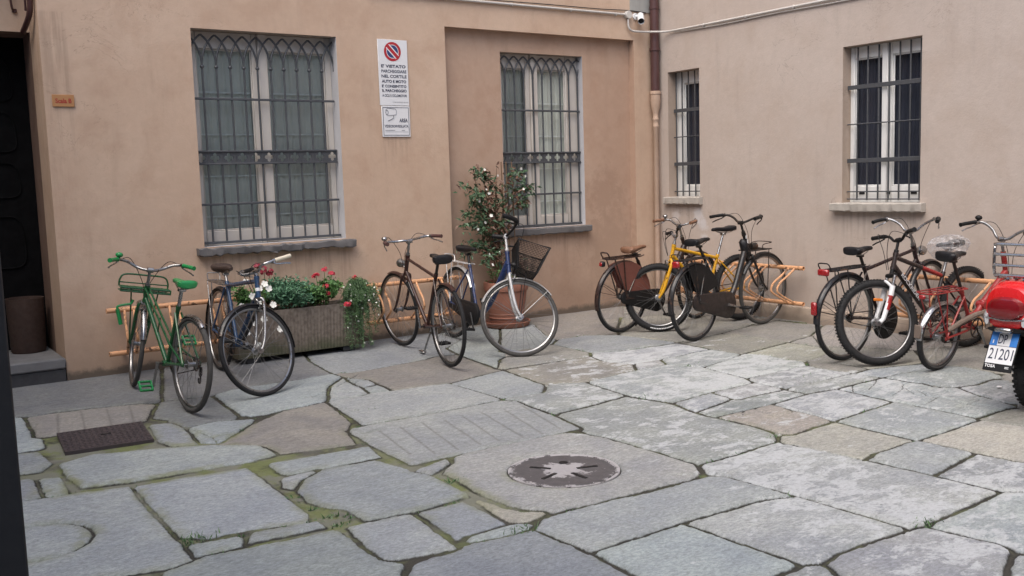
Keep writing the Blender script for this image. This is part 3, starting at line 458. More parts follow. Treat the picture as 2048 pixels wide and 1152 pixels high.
# ------------------------------------------------------------------ walls with openings
YA, YR, XB = 8.387, 8.477, 7.84
def panel(mb, u0, u1, z0, z1, holes, fn):
    us = sorted({u0, u1, *[min(max(q, u0), u1) for h in holes for q in h[:2]]}); zs = sorted({z0, z1, *[min(max(q, z0), z1) for h in holes for q in h[2:4]]})
    for a, b in zip(us[:-1], us[1:]):
        for c, d in zip(zs[:-1], zs[1:]):
            um, zm = (a+b)/2, (c+d)/2
            if any(h[0] < um < h[1] and h[2] < zm < h[3] for h in holes): continue
            mb.add([fn(a, c), fn(b, c), fn(b, d), fn(a, d)], [(0, 1, 2, 3)])
def reveal(mb, u0, u1, z0, z1, f0, f1, sides='lrtb'):
    q = {'l': ((u0, z0), (u0, z1)), 'r': ((u1, z0), (u1, z1)), 't': ((u0, z1), (u1, z1)), 'b': ((u0, z0), (u1, z0))}
    for s_ in sides:
        (a, b), (c, d) = q[s_]; mb.add([f0(a, b), f0(c, d), f1(c, d), f1(a, b)], [(0, 1, 2, 3)])
TOP = 6.5
fa_ = lambda Y: (lambda u, z: (u, Y, z)); fb_ = lambda X: (lambda u, z: (X, u, z))
W1 = (2.556, 3.882, 1.0, 2.85); W2 = (5.755, 6.842, .975, 2.816); W3 = (7.69, 8.178, 1.24, 2.647); W4 = (5.027, 5.837, 1.18, 2.632)
BAY = (-.25, 1.387, -.2, 3.75); REC = (5.045, 7.52, -.2, 3.015)
wa = MB(); wa.cur = 0
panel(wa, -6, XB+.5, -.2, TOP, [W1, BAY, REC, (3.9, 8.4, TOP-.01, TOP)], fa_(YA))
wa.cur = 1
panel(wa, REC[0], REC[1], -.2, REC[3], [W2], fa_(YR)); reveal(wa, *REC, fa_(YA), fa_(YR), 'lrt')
wa.cur = 0
panel(wa, BAY[0], BAY[1], 2.80, BAY[3], [], fa_(8.80)); reveal(wa, *BAY, fa_(YA), fa_(8.80), 'lrt')
wa.cur = 2
reveal(wa, BAY[0], BAY[1], -.2, 2.80, fa_(8.80), fa_(9.16), 'lrt')
wa.cur = 3
reveal(wa, *W1, fa_(YA), fa_(YA+.24), 'rb'); wa.cur = 4; reveal(wa, *W1, fa_(YA), fa_(YA+.24), 'lt')
reveal(wa, *W2, fa_(YR), fa_(YR+.24), 'lt'); wa.cur = 3; reveal(wa, *W2, fa_(YR), fa_(YR+.24), 'rb')
wa.cur = 3  # neutral grey on the unseen walls keeps their bounced light cool
panel(wa, -5.0, YA, -.3, TOP, [], fb_(-2.0)); panel(wa, -6, XB+.5, -.3, TOP, [(-1.6, 1.9, -.3, 3.1)], fa_(-4.6))  # unseen left and back walls, added and placed to shade the courtyard
WALLA = obj('peach_wall', wa, ['wall_a', 'wall_rec', 'jamb', 'reveal', 'revealwarm'], None, 'long peach plaster wall with the dark doorway, two arched grille windows and a shallow recess, plus unseen left and back walls added for shade', 'wall', 'courtyard walls', sharp=20)
wb_ = MB()
panel(wb_, -6, YA+.6, -.2, TOP, [W3, W4], fb_(XB))
wb_.cur = 1
for w in (W3, W4): reveal(wb_, *w, fb_(XB), fb_(XB+.26), 'lrtb')
WALLB = obj('pink_wall', wb_, ['wall_b', 'revealwarm'], None, 'pale pink plaster wall with two plain barred windows and low plinth', 'wall', 'courtyard walls', sharp=20)
pm = MB(); pm.box((XB-.015+.005, 1.2, .015), (.04, 14.0, .26), .012)
obj('plinth', pm, 'plinth', WALLB)
gp = MB(); gp.box((7.65, YA-.002, 4.1), (.36, .012, 1.54)); obj('cement_patch', gp, 'grayplaster', WALLA, label='bare grey cement patch')

# ------------------------------------------------------------------ windows
def window(parent, u0, u1, z0, z1, fn, panes, zp0, zp1, framem, curt, ncurt, hems=()):
    # fn(u, depth, z): depth measured inwards from the frame's front face
    f = MB()
    def bar(a, b, c, d, dep=0.0, th=.05):
        P = [fn(a, dep, c), fn(b, dep+th, d)]
        lo = np.minimum(*[np.array(p) for p in P]); hi = np.maximum(*[np.array(p) for p in P]); f.box((lo+hi)/2, hi-lo, .006)
    us = sorted(panes)
    edges = [u0]+[q for p in us for q in p]+[u1]
    for i in range(0, len(edges), 2):
        a, b = edges[i], edges[i+1]
        if i == 0 or i == len(edges)-2: bar(a, b, z0, z1, .0)
        else:
            w = b-a; bar(a, a+w*.36, z0, z1, .004); bar(a+w*.36+.003, b, z0, z1, -.014, .06)
    for (a, b) in us:
        bar(a, b, z0, zp0, .002); bar(a, b, zp1, z1, .002)
        g = .012
        for q in ((a, a+g, zp0, zp1), (b-g, b, zp0, zp1)): bar(*q, .016, .02)
        bar(a, b, zp0, zp0+g, .016, .02); bar(a, b, zp1-g, zp1, .016, .02)
    fo = obj('window', f, framem, parent)
    for (a, b) in us:
        g = MB(); g.add([fn(a, .03, zp0), fn(b, .03, zp0), fn(b, .03, zp1), fn(a, .03, zp1)], [(0, 1, 2, 3)]); obj('pane', g, 'glassdark' if curt == 'curtaindark' else 'glass', fo)
        c = MB(); n = 60; V = []; F = []
        for i in range(n+1):
            u = a-.035+(b-a+.07)*i/n; w = .009*math.sin(i*.62+a*3)+.005*math.sin(i*1.45+1)
            V += [fn(u, .072+w, zp0-.05), fn(u, .072+w*.6, zp1+.05)]
        F = [(2*i, 2*i+2, 2*i+3, 2*i+1) for i in range(n)]; c.add(V, F)
        co = obj('curtain', c, curt, fo)
        if hems:
            for hz_ in hems:
                k = MB(); P = [fn(a, .046, hz_), fn(b, .050, hz_+.014)]; lo = np.minimum(*[np.array(p) for p in P]); hi = np.maximum(*[np.array(p) for p in P]); k.box((lo+hi)/2, hi-lo)
                obj('curtain_hem', k, HEM, fo)
    return fo
HEM = curtain('pale hem', (.72, .76, .74))
def gothic(name, parent, xs, Y, zb, zk, za, bars, band, x0, x1, knobs):
    g = MB(); r = .0095; d = (xs[-1]-xs[0])/(len(xs)-1)
    for x in xs:
        g.tube([(x, Y, zb), (x, Y, zk)], r, 8)
        if knobs: g.lathe([(.003, -.016), (.015, -.011), (.019, 0), (.015, .011), (.003, .016)], 12, (x, Y, zk))
    thm = R(62)
    for i, x in enumerate([xs[0]-d]+list(xs)+[xs[-1]+d]):
        for sg in (-1, 1):
            P = []
            for j in range(9):
                th = thm*j/8; px = x+sg*d*(1-math.cos(th))/(1-math.cos(thm)); pz = zk+(za-zk)*math.sin(th)/math.sin(thm)
                if x0-.02 <= px <= x1+.02: P.append((px, Y+sg*.004, pz))
            if len(P) > 1: g.tube(P, .0092, 6)
    for z in bars: g.box(((x0+x1)/2, Y-.006, z), (x1-x0, .016, .020), .003)
    g.box(((x0+x1)/2, Y, zb), (x1-x0, .03, .022), .003)
    go = obj(name, g, 'irongrey', parent)
    b = MB(); z0, z1 = band
    for z in (z0, z1): b.box(((x0+x1)/2, Y-.008, z), (x1-x0, .022, .016), .003)
    cells = [xs[0]-d]+list(xs)
    for c0 in cells:
        cx, cz, hw, hh = c0+d/2, (z0+z1)/2, d/2, (z1-z0)/2-.008
        n = 48; out = []; inn = []
        for j in range(n):
            a = 2*PI*j/n; ca, sa = math.cos(a), math.sin(a); k = 1/max(abs(ca)/hw, abs(sa)/hh)
            rq = max((.0235*math.cos(a-q_*PI/2)+math.sqrt(max(0, .0175**2-(.0235*math.sin(a-q_*PI/2))**2))) if abs(.0235*math.sin(a-q_*PI/2)) < .0175 and math.cos(a-q_*PI/2) > 0 else 0 for q_ in range(4)); rq = max(rq, .014)
            if cx+k*ca < x0-.001 or cx+k*ca > x1+.001: pass
            out.append((min(max(cx+k*ca, x0), x1), cz+k*sa)); inn.append((min(max(cx+rq*ca, x0), x1), cz+rq*sa))
        V = [(x, Y-.006, z) for x, z in out]+[(x, Y-.006, z) for x, z in inn]+[(x, Y+.004, z) for x, z in out]+[(x, Y+.004, z) for x, z in inn]; F = []
        for j in range(n):
            j2 = (j+1) % n; F += [(j, j2, n+j2, n+j), (2*n+j, 3*n+j, 3*n+j2, 2*n+j2), (n+j, n+j2, 3*n+j2, 3*n+j)]
        b.add(V, F)
    obj('quatrefoil_band', b, 'irongrey', go)
    return go
def stone_sill(parent, u0, u1, z0, z1, y0, y1, mt, axis='x', rough=.006, seed=1):
    mb = MB(); n = 40; rings = []; rs = random.Random(seed)
    for i in range(n+1):
        u = u0+(u1-u0)*i/n; e = [rs.uniform(-1, 1)*rough for _ in range(6)]
        sec = [(y0+.006+e[0], z0+e[1]*1.6), (y0+e[2], z0+.008+e[1]), (y0+e[3], z1-.008+e[4]), (y0+.008, z1+e[4]), (y1, z1+.004), (y1, z0)]
        rings.append([(u, a, b) if axis == 'x' else (a, u, b) for a, b in sec])
    mb.ring(rings); return obj('sill', mb, mt, parent, sharp=25)
w1 = window(WALLA, 2.556, 3.882, 1.0, 2.85, lambda u, d, z: (u, 8.53+d, z), [(2.63, 3.126), (3.266, 3.825)], 1.128, 2.705, 'framecream', 'curtain', 4, (1.245, 1.60, 1.965, 2.33))
gothic('window_grille', w1, [2.664+.1224*i for i in range(10)], 8.48, 1.028, 2.545, 2.815, (2.272, 1.362), (1.712, 1.820), 2.563, 3.874, True)
stone_sill(w1, 2.485, 3.955, .925, .988, YA-.075, YA+.30, 'slate', 'x', .009, 2)
w2 = window(WALLA, 5.755, 6.842, .975, 2.816, lambda u, d, z: (u, 8.575+d, z), [(5.835, 6.145), (6.29, 6.68)], 1.097, 2.665, 'framecream', 'curtain', 4, (1.245, 1.60, 1.95, 2.30))
gothic('window_grille', w2, [5.854+.1208*i for i in range(9)], 8.545, .995, 2.56, 2.785, (2.225, 1.332), (1.672, 1.778), 5.757, 6.84, False)
stone_sill(w2, 5.70, 6.878, .90, .968, YR-.075, YR+.30, 'slate', 'x', .004, 5)
def bargrille(parent, us, X, z0, z1, u0, u1, flats, thins):
    g = MB()
    for u in us: g.box((X, u, (z0+z1)/2), (.013, .013, z1-z0), .002)
    for z in flats: g.box((X-.009, (u0+u1)/2, z), (.008, u1-u0, .040), .002)
    for z in thins: g.tube([(X-.008, u0, z), (X-.008, u1, z)], .006, 8)
    return obj('window_grille', g, 'irongrey', parent)
w4 = window(WALLB, 5.027, 5.837, 1.18, 2.632, lambda u, d, z: (7.955+d, u, z), [(5.08, 5.395), (5.492, 5.79)], 1.335, 2.52, 'frame', 'curtaindark', 2)
bargrille(w4, [5.731, 5.623, 5.507, 5.398, 5.291, 5.186, 5.084], 7.92, 1.205, 2.62, 5.03, 5.834, (2.256, 1.575), (1.915, 1.285, 1.215))
stone_sill(w4, 4.965, 5.925, 1.105, 1.182, XB-.075, XB+.3, 'sillpale', 'y', .003, 3)
for y in (5.70, 5.43, 5.16):
    q = MB(); q.box((7.9535, y, 1.272), (.006, .06, .026), .002); obj('drain_slot', q, 'black', w4)
w3 = window(WALLB, 7.69, 8.178, 1.24, 2.647, lambda u, d, z: (7.975+d, u, z), [(7.76, 8.066)], 1.37, 2.515, 'frame', 'curtaindark', 2)
bargrille(w3, [8.142, 8.05, 7.95, 7.85, 7.75], 7.935, 1.25, 2.64, 7.693, 8.175, (2.215, 1.615), (1.92, 1.305))
stone_sill(w3, 7.65, 8.222, 1.165, 1.243, XB-.06, XB+.3, 'sillpale', 'y', .003, 4)

# ------------------------------------------------------------------ doorway
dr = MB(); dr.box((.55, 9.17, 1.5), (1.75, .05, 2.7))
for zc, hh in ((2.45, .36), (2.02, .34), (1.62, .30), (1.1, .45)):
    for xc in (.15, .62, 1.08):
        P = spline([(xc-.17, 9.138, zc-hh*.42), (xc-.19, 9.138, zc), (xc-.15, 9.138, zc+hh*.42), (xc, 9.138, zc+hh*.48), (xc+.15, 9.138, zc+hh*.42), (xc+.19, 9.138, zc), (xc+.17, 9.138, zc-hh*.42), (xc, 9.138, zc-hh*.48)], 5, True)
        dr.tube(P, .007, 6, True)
obj('door', dr, 'doorshade', WALLA, label='dark door with shadow in its colour')
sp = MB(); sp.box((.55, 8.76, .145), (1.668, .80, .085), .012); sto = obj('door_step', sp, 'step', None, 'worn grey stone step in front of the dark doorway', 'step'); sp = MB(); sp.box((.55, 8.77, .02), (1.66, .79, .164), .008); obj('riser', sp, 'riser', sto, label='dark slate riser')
bn = MB(); bn.lathe([(.001, 0), (.125, 0), (.135, .02), (.146, .44), (.148, .455), (.138, .455), (.130, .40), (.001, .38)], 36)
bin_ = obj('umbrella_bin', bn, 'bin', None, 'rusty brown cylindrical bin on the step in the doorway', 'bin'); bin_.location = (1.20, 8.94, .188)
pi = MB(); pi.tube(spline([(1.352, 8.44, 3.7), (1.352, 8.44, 3.2), (1.355, 8.46, 3.0), (1.350, 8.50, 2.9), (1.335, 8.60, 2.83), (1.325, 8.70, 2.79)], 6), .022, 10)
pi.tube([(1.30, 8.45, 3.7), (1.318, 8.45, 3.05), (1.325, 8.50, 2.92)], .009, 6)
obj('waste_pipe', pi, 'brownpaint', None, 'brown bent pipe running down above the doorway', 'pipe')
hk = MB(); hk.tube(spline([(1.31, 8.78, 3.2), (1.275, 8.76, 3.12), (1.262, 8.75, 3.04), (1.27, 8.765, 2.975), (1.285, 8.79, 2.965)], 5), .009, 6); hk.box((1.287, 8.788, 2.962), (.035, .02, .03), .004)
obj('iron_hook', hk, 'brownpaint', None, 'small dark curved hook fixed above the doorway', 'hook')

# ------------------------------------------------------------------ signs
def plate(name, x0, x1, z0, z1, mt, label, cat, th=.006):
    mb = MB(); mb.box(((x0+x1)/2, YA-.006-th/2, (z0+z1)/2), (x1-x0, th, z1-z0), .002); return obj(name, mb, mt, None, label, cat)
M['ochre'] = mat('ochre enamel', (.42, .21, .085), .5, 0, .12, 20)
M['inkred'] = mat('red lettering', (.35, .03, .02), .6); M['ink'] = mat('dark blue ink', (.035, .04, .075), .6); M['inkgrey'] = mat('grey ink', (.22, .23, .25), .6)
M['signblue'] = mat('sign blue', (.03, .05, .16), .45); M['signred'] = mat('sign red', (.42, .02, .03), .45)
sc_ = plate('stair_sign', 1.441, 1.602, 2.177, 2.271, 'ochre', 'small ochre plate lettered Scala B beside the doorway', 'sign')
text_obj('lettering', 'Scala B', .118, .036, (1.463, YA-.0125, 2.205), (1, 0, 0), (0, 0, 1), 'inkred', sc_, .001, .025)
ns = plate('parking_sign', 4.297, 4.612, 2.236, 2.853, 'white', 'tall white no parking notice with blue and red roundel', 'sign')
yf = YA-.0125
def disc(parent, name, cx, cz, r0, r1, mt, dy): 
    mb = MB(); n = 48; V = []; 
    for j in range(n):
        a = 2*PI*j/n; V += [(cx+r0*math.cos(a), yf-dy, cz+r0*math.sin(a)), (cx+r1*math.cos(a), yf-dy, cz+r1*math.sin(a))]
    F = [(2*j, 2*j+1, (2*j+3) % (2*n), (2*j+2) % (2*n)) for j in range(n)]; mb.add(V, F); return obj(name, mb, mt, parent)
cx, cz, rr_ = 4.452, 2.742, .090
disc(ns, 'roundel_field', cx, cz, .002, rr_*.72, 'signblue', .0006); disc(ns, 'roundel_ring', cx, cz, rr_*.72, rr_, 'signred', .0012)
disc(ns, 'roundel_edge', cx, cz, rr_*.66, rr_*.73, 'white', .0009)
for wd, mt, dy in ((.052, 'white', .0014), (.032, 'signred', .0019)):
    mb = MB(); L = rr_*.80; a = R(-45); dx, dz = math.cos(a), math.sin(a); px, pz = -dz*wd/2, dx*wd/2
    mb.add([(cx-dx*L+px, yf-dy, cz-dz*L+pz), (cx+dx*L+px, yf-dy, cz+dz*L+pz), (cx+dx*L-px, yf-dy, cz+dz*L-pz), (cx-dx*L-px, yf-dy, cz-dz*L-pz)], [(0, 1, 2, 3)]); obj('roundel_bar', mb, mt, ns)
lines = [("E' VIETATO", .262, 2.590, .028, .010), ('PARCHEGGIARE', .268, 2.543, .027, 0), ('NEL CORTILE', .268, 2.496, .027, .004), ('AUTO E MOTO', .262, 2.449, .026, .014), ("E' CONSENTITO", .262, 2.405, .025, .012), ('IL PARCHEGGIO', .262, 2.362, .025, .012), ('A CICLI E CICLOMOTORI', .262, 2.318, .022, .004)]
for s_, w_, z_, h_, b_ in lines: text_obj('lettering', s_, w_, h_*1.08, (4.325, yf, z_), (1, 0, 0), (0, 0, 1), 'ink', ns, .001, b_+.022)
text_obj('lettering', "L'amministratore", .165, .016, (4.435, yf, 2.262), (1, 0, 0), (0, 0, 1), 'inkgrey', ns, .001)
vs = plate('surveillance_sign', 4.309, 4.612, 1.940, 2.232, 'white', 'square white video surveillance notice below the parking notice', 'sign', .007)
yf = YA-.0135
bd = MB(); x0, x1, z0, z1 = 4.321, 4.600, 1.953, 2.219
for q in ((x0, x1, z1-.005, z1), (x0, x1, z0, z0+.005), (x0, x0+.005, z0+.005, z1-.005), (x1-.005, x1, z0+.005, z1-.005)):
    bd.add([(q[0], yf-.0006, q[2]), (q[1], yf-.0006, q[2]), (q[1], yf-.0006, q[3]), (q[0], yf-.0006, q[3])], [(0, 1, 2, 3)])
bd.add([(4.34, yf-.0006, 1.986), (4.585, yf-.0006, 1.986), (4.585, yf-.0006, 1.988), (4.34, yf-.0006, 1.988)], [(0, 1, 2, 3)])
obj('border', bd, 'ink', vs)
text_obj('lettering', 'AREA', .090, .036, (4.495, yf, 2.078), (1, 0, 0), (0, 0, 1), 'ink', vs, .001, .03)
text_obj('lettering', 'VIDEOSORVEGLIATA', .255, .026, (4.335, yf, 2.028), (1, 0, 0), (0, 0, 1), 'ink', vs, .001, .024)
for q0, q1 in ((4.34, 4.445), (4.515, 4.55)):
    sm = MB(); sm.add([(q0, yf-.0006, 1.999), (q1, yf-.0006, 1.999), (q1, yf-.0006, 2.004), (q0, yf-.0006, 2.004)], [(0, 1, 2, 3)]); obj('small_print', sm, 'inkgrey', vs)
ic = MB(); P2 = lambda x, z: (x, yf-.0008, z)
for P in ([(4.352, 2.19), (4.372, 2.212), (4.455, 2.205), (4.468, 2.185), (4.462, 2.150), (4.385, 2.140), (4.356, 2.150)], ):
    ic.tube([P2(*p) for p in P], .0022, 5, True)
ic.tube([P2(4.365+.014*math.cos(k*PI/6), 2.172+.019*math.sin(k*PI/6)) for k in range(12)], .0026, 5, True)
ic.tube([P2(4.430, 2.146), P2(4.435, 2.122), P2(4.405, 2.104), P2(4.372, 2.090)], .004, 5); ic.tube([P2(4.385, 2.140), P2(4.468, 2.150)], .0016, 5)
obj('camera_symbol', ic, 'inkgrey', vs)

# ------------------------------------------------------------------ downpipe, conduit, surveillance camera
PX, PY = 7.772, 8.312
dp = empty('downpipe', (PX, PY, 0), 'brown rain downpipe in the corner of the two walls', 'pipe')
a = MB(); a.tube([(0, 0, 2.44), (0, 0, TOP)], .052, 20); a.lathe([(.052, 3.36), (.058, 3.36), (.058, 3.39), (.052, 3.39)], 20); obj('upper_pipe', a, 'brownpaint', dp)
b = MB(); b.lathe([(.058, 2.45), (.062, 2.44), (.062, 2.415), (.056, 2.41), (.058, 2.34), (.050, 2.26), (.032, 2.20), (.030, 2.15), (.037, 2.14), (.037, 2.125), (.031, 2.115), (.031, 2.07), (.036, 2.06), (.036, 2.045), (.030, 2.035), (.030, 0.02)], 20)
M['pipewall'] = plaster('painted cast pipe', (.47, .345, .265), (.50, .375, .295), (.42, .30, .22), .8)
obj('lower_pipe', b, 'pipewall', dp, label='wall-coloured cast iron lower length')
c = MB(); c.lathe([(.056, 2.90), (.062, 2.90), (.062, 2.93), (.056, 2.93)], 20); c.box((.0, .055, 2.915), (.02, .06, .02)); obj('bracket', c, 'brownpaint', dp)
cd = empty('wall_conduit', (7.42, YA, 3.28), 'pale grey cable conduit running along both walls through a round junction box', 'conduit')
def wp(n_, mb, mt): return wobj(n_, mb, mt, cd)
t1 = MB(); t1.tube([(4.2, YA-.02, 3.278), (7.38, YA-.02, 3.286)], .0125, 10); wp('conduit_tube', t1, 'pvc')
t1 = MB(); t1.tube(spline([(7.42, YA-.03, 3.25), (7.42, YA-.03, 3.17), (7.44, YA-.035, 3.125), (7.50, YA-.04, 3.108), (7.62, YA-.10, 3.10), (7.735, YA-.165, 3.098), (7.80, YA-.245, 3.094), (7.815, YA-.40, 3.092), (7.818, 7.5, 3.09)], 6), .0115, 10); t1.tube([(7.818, 7.5, 3.09), (7.818, 4.6, 3.086)], .0125, 10); wp('conduit_tube', t1, 'pvc')
t1 = MB(); t1.tube(spline([(4.2, YA-.012, 3.315), (5.5, YA-.012, 3.308), (6.3, YA-.012, 3.318), (7.0, YA-.012, 3.322), (7.44, YA-.012, 3.335), (7.70, YA-.012, 3.327)], 5), .005, 6); wp('loose_cable', t1, 'iron')
t1 = MB(); t1.tube(spline([(7.825, 8.05, 3.075), (7.825, 7.3, 3.058), (7.825, 6.6, 3.062), (7.825, 5.8, 3.052), (7.825, 4.6, 3.06)], 6), .006, 6); wp('loose_cable', t1, 'pvc')
t1 = MB(); t1.lathe([(.001, -.05), (.040, -.05), (.044, -.045), (.044, 0), (.001, 0)], 24, (7.422, YA, 3.283), 'y'); wp('junction_box', t1, 'pvc')
for x in (5.0, 5.85, 6.62, 7.25): t1 = MB(); t1.box((x, YA-.012, 3.281), (.018, .034, .034), .003); wp('clip', t1, 'pvc')
for y in (7.6, 7.0, 6.4, 5.8, 5.2): t1 = MB(); t1.box((7.826, y, 3.088), (.034, .018, .034), .003); wp('clip', t1, 'pvc')
cc = empty('surveillance_camera', (7.56, YA, 3.275), 'small white surveillance camera on the wall beside the downpipe', 'camera')
t1 = MB(); t1.lathe([(.001, -.02), (.034, -.02), (.038, -.012), (.038, 0), (.001, 0)], 20, (7.545, YA, 3.275), 'y'); t1.tube([(7.545, YA-.02, 3.275), (7.56, YA-.07, 3.262)], .014, 10); wobj('bracket', t1, 'white', cc)
dirv = np.array([-.52, -.66, -.62]); dirv /= np.linalg.norm(dirv); o_ = np.array([7.585, YA-.05, 3.285])
t1 = MB(); t1.tube([o_, o_+dirv*.12], .036, 20); t1.tube([o_+dirv*.0, o_+dirv*.14], .0372, 20, False, False); wobj('housing', t1, 'white', cc)
t1 = MB(); t1.tube([o_+dirv*.121, o_+dirv*.125], .031, 20); wobj('lens', t1, 'black', cc)

# ------------------------------------------------------------------ covers in the paving
mh = MB(); z = gz(MAN[0], MAN[1]); n = 72
mh.lathe([(.001, -.004), (.05, -.004), (MAN[2]-.03, -.003), (MAN[2]-.026, -.008), (MAN[2]-.02, -.008), (MAN[2]-.016, -.002), (MAN[2], -.002), (MAN[2], -.06)], n)
t = NT('iron with pale cement stains'); p = t.obj()
base = t.mix(t.noise(p, 18, 5, .6), (.050, .047, .048), (.122, .114, .116))
rad = t.n('VectorMath', {0: p}, operation='LENGTH').outputs['Value']
sx = t.n('SeparateXYZ', {'Vector': p}); ang = t.math('ARCTAN2', sx.outputs['Y'], sx.outputs['X'])
star = t.math('MULTIPLY', t.math('COSINE', t.math('ADD', t.math('MULTIPLY', ang, 5.0), 2.2)), .022)
dd = t.math('ADD', t.math('ADD', rad, star), t.math('MULTIPLY', t.math('ADD', t.math('SUBTRACT', t.noise(p, 24, 9, .75), .5), t.math('MULTIPLY', t.math('SUBTRACT', t.noise(p, 7, 2, .5), .5), 1.1)), .26))
k = t.ramp(dd, .112, .130, .92, 0.0)
k2 = t.ramp(t.math('ADD', t.math('MULTIPLY', rad, 1.0), t.math('MULTIPLY', t.noise(p, 9, 9, .75), .30)), .425, .445)
k3 = t.ramp(t.noise(p, 30, 6, .7), .64, .69)
c = t.mix(t.math('MAXIMUM', t.math('MAXIMUM', k, k2), k3), base, t.mix(t.noise(p, 60, 3), (.30, .29, .295), (.46, .445, .45)))
t.P(Base_Color=c, Roughness=.6, Metallic=0.0); t.bump(t.noise(p, 90, 4, .6), .4, .006)
mo = obj('manhole_cover', mh, t.m, None, 'round iron manhole cover with radial slots and pale stains', 'manhole cover'); mo.location = (MAN[0], MAN[1], z)
rv = cr_[:2]/np.linalg.norm(cr_[:2]); a0 = math.atan2(rv[1], rv[0])
for k in range(5):
    sl_ = MB(); a = a0+R(18+72*k-2); r0, r1 = .075, .195; w_ = .011
    ca, sa = math.cos(a), math.sin(a)
    if k == 1: 
        sl_.lathe([(.001, .0015), (.024, .0015), (.026, -.002)], 16, (.135*ca, .135*sa, -.002))
    else:
        sl_.box(((r0+r1)/2*ca, (r0+r1)/2*sa, -.0025), (r1-r0, w_*2, .004), .001, Matrix.Rotation(a, 3, 'Z'))
    obj('slot', sl_, 'black', mo)
IC = [(1.018, 6.712), (1.535, 6.67), (1.486, 6.169), (.981, 6.219)]
ir = MB(); V = []
ir.prism(IC[::-1], -.03, .006, lambda x, y, z: (x, y, gz(x, y)+z))
cen = np.mean(IC, 0); 
def bil(u, v): a, b, c, d = [np.array(q) for q in IC]; return (a*(1-u)+b*u)*(1-v)+(d*(1-u)+c*u)*v
for i in range(15):
    for j in range(13):
        q = bil(.05+.9*i/14, .06+.88*j/12); zc = gz(*q)+.006; ir.box((q[0], q[1], zc+.001), (.022, .007, .004), .001, Matrix.Rotation(R(45 if (i+j) % 2 else -45), 3, 'Z'))
im = obj('inspection_cover', ir, 'manhole', None, 'rectangular cast iron cover with chequer ribs set in mossy slabs', 'drain cover')
q = bil(.52, .42); kx = MB(); zc = gz(*q)+.006; kx.box((q[0], q[1], zc+.003), (.06, .018, .004), .001, Matrix.Rotation(R(-8), 3, 'Z')); obj('lifting_slot', kx, 'black', im)

# ------------------------------------------------------------------ bicycle racks
def rack(loc, rz, L, zs, nl, label, spacing=None, first=.22):
    # local frame: x along the wall, -y out into the courtyard, wall face at y=+.09
    e = empty('bicycle_rack', loc, label, 'bike rack', 'bicycle racks along the walls', Matrix.Translation(loc) @ Matrix.Rotation(rz, 4, 'Z'))
    r = .021
    for z in zs:
        mb = MB(); mb.tube([(0, 0, z), (L, 0, z)], r, 14, False, False); mb.tube([(L, 0, z), (0, 0, z)], r*.8, 14, False, False)
        for x in (0.0, L):
            mb.lathe([(r*.8, x), (r, x)], 14, (0, 0, z), 'x')
        obj('rail', mb, 'rackpaint', e)
    for x in (.12, L-.12):
        for z in zs: mb = MB(); mb.box((x, .05, z), (.03, .09, .012), .002); obj('wall_bracket', mb, 'rackpaint', e)
    sp = spacing or (L-.3)/max(1, nl-1); z0, z1 = zs[1], zs[0]
    for k in range(nl):
        for dx in (0, .075):
            x = first+k*sp+dx; mb = MB()
            mb.tube(spline([(x, -.005, z1), (x-.02, -.10, z1-.075), (x-.035, -.19, z1-.135), (x-.04, -.225, z1-.19), (x-.035, -.215, z0+.12), (x-.02, -.12, z0+.06), (x, -.005, z0)], 5), .0105, 8)
            obj('wheel_loop', mb, 'rackpaint', e)
    return e
rack((1.70, 8.295, 0), 0, 1.35, (.54, .185), 4, 'orange tube rack on the wall behind the green bicycle', .36, .14)
rack((4.02, 8.295, 0), 0, 1.05, (.54, .185), 3, 'orange tube rack behind the brown bicycle, right of the flower trough', .36, .10)
rack((7.68, 7.905, 0), -PI/2, 1.75, (.549, .197), 5, 'orange tube rack on the pink wall by the corner, behind the black bicycle', .36, .14)
rack((7.68, 5.15, 0), -PI/2, 1.45, (.549, .197), 4, 'orange tube rack under the larger barred window, behind the red folding bicycle', .36, .16)
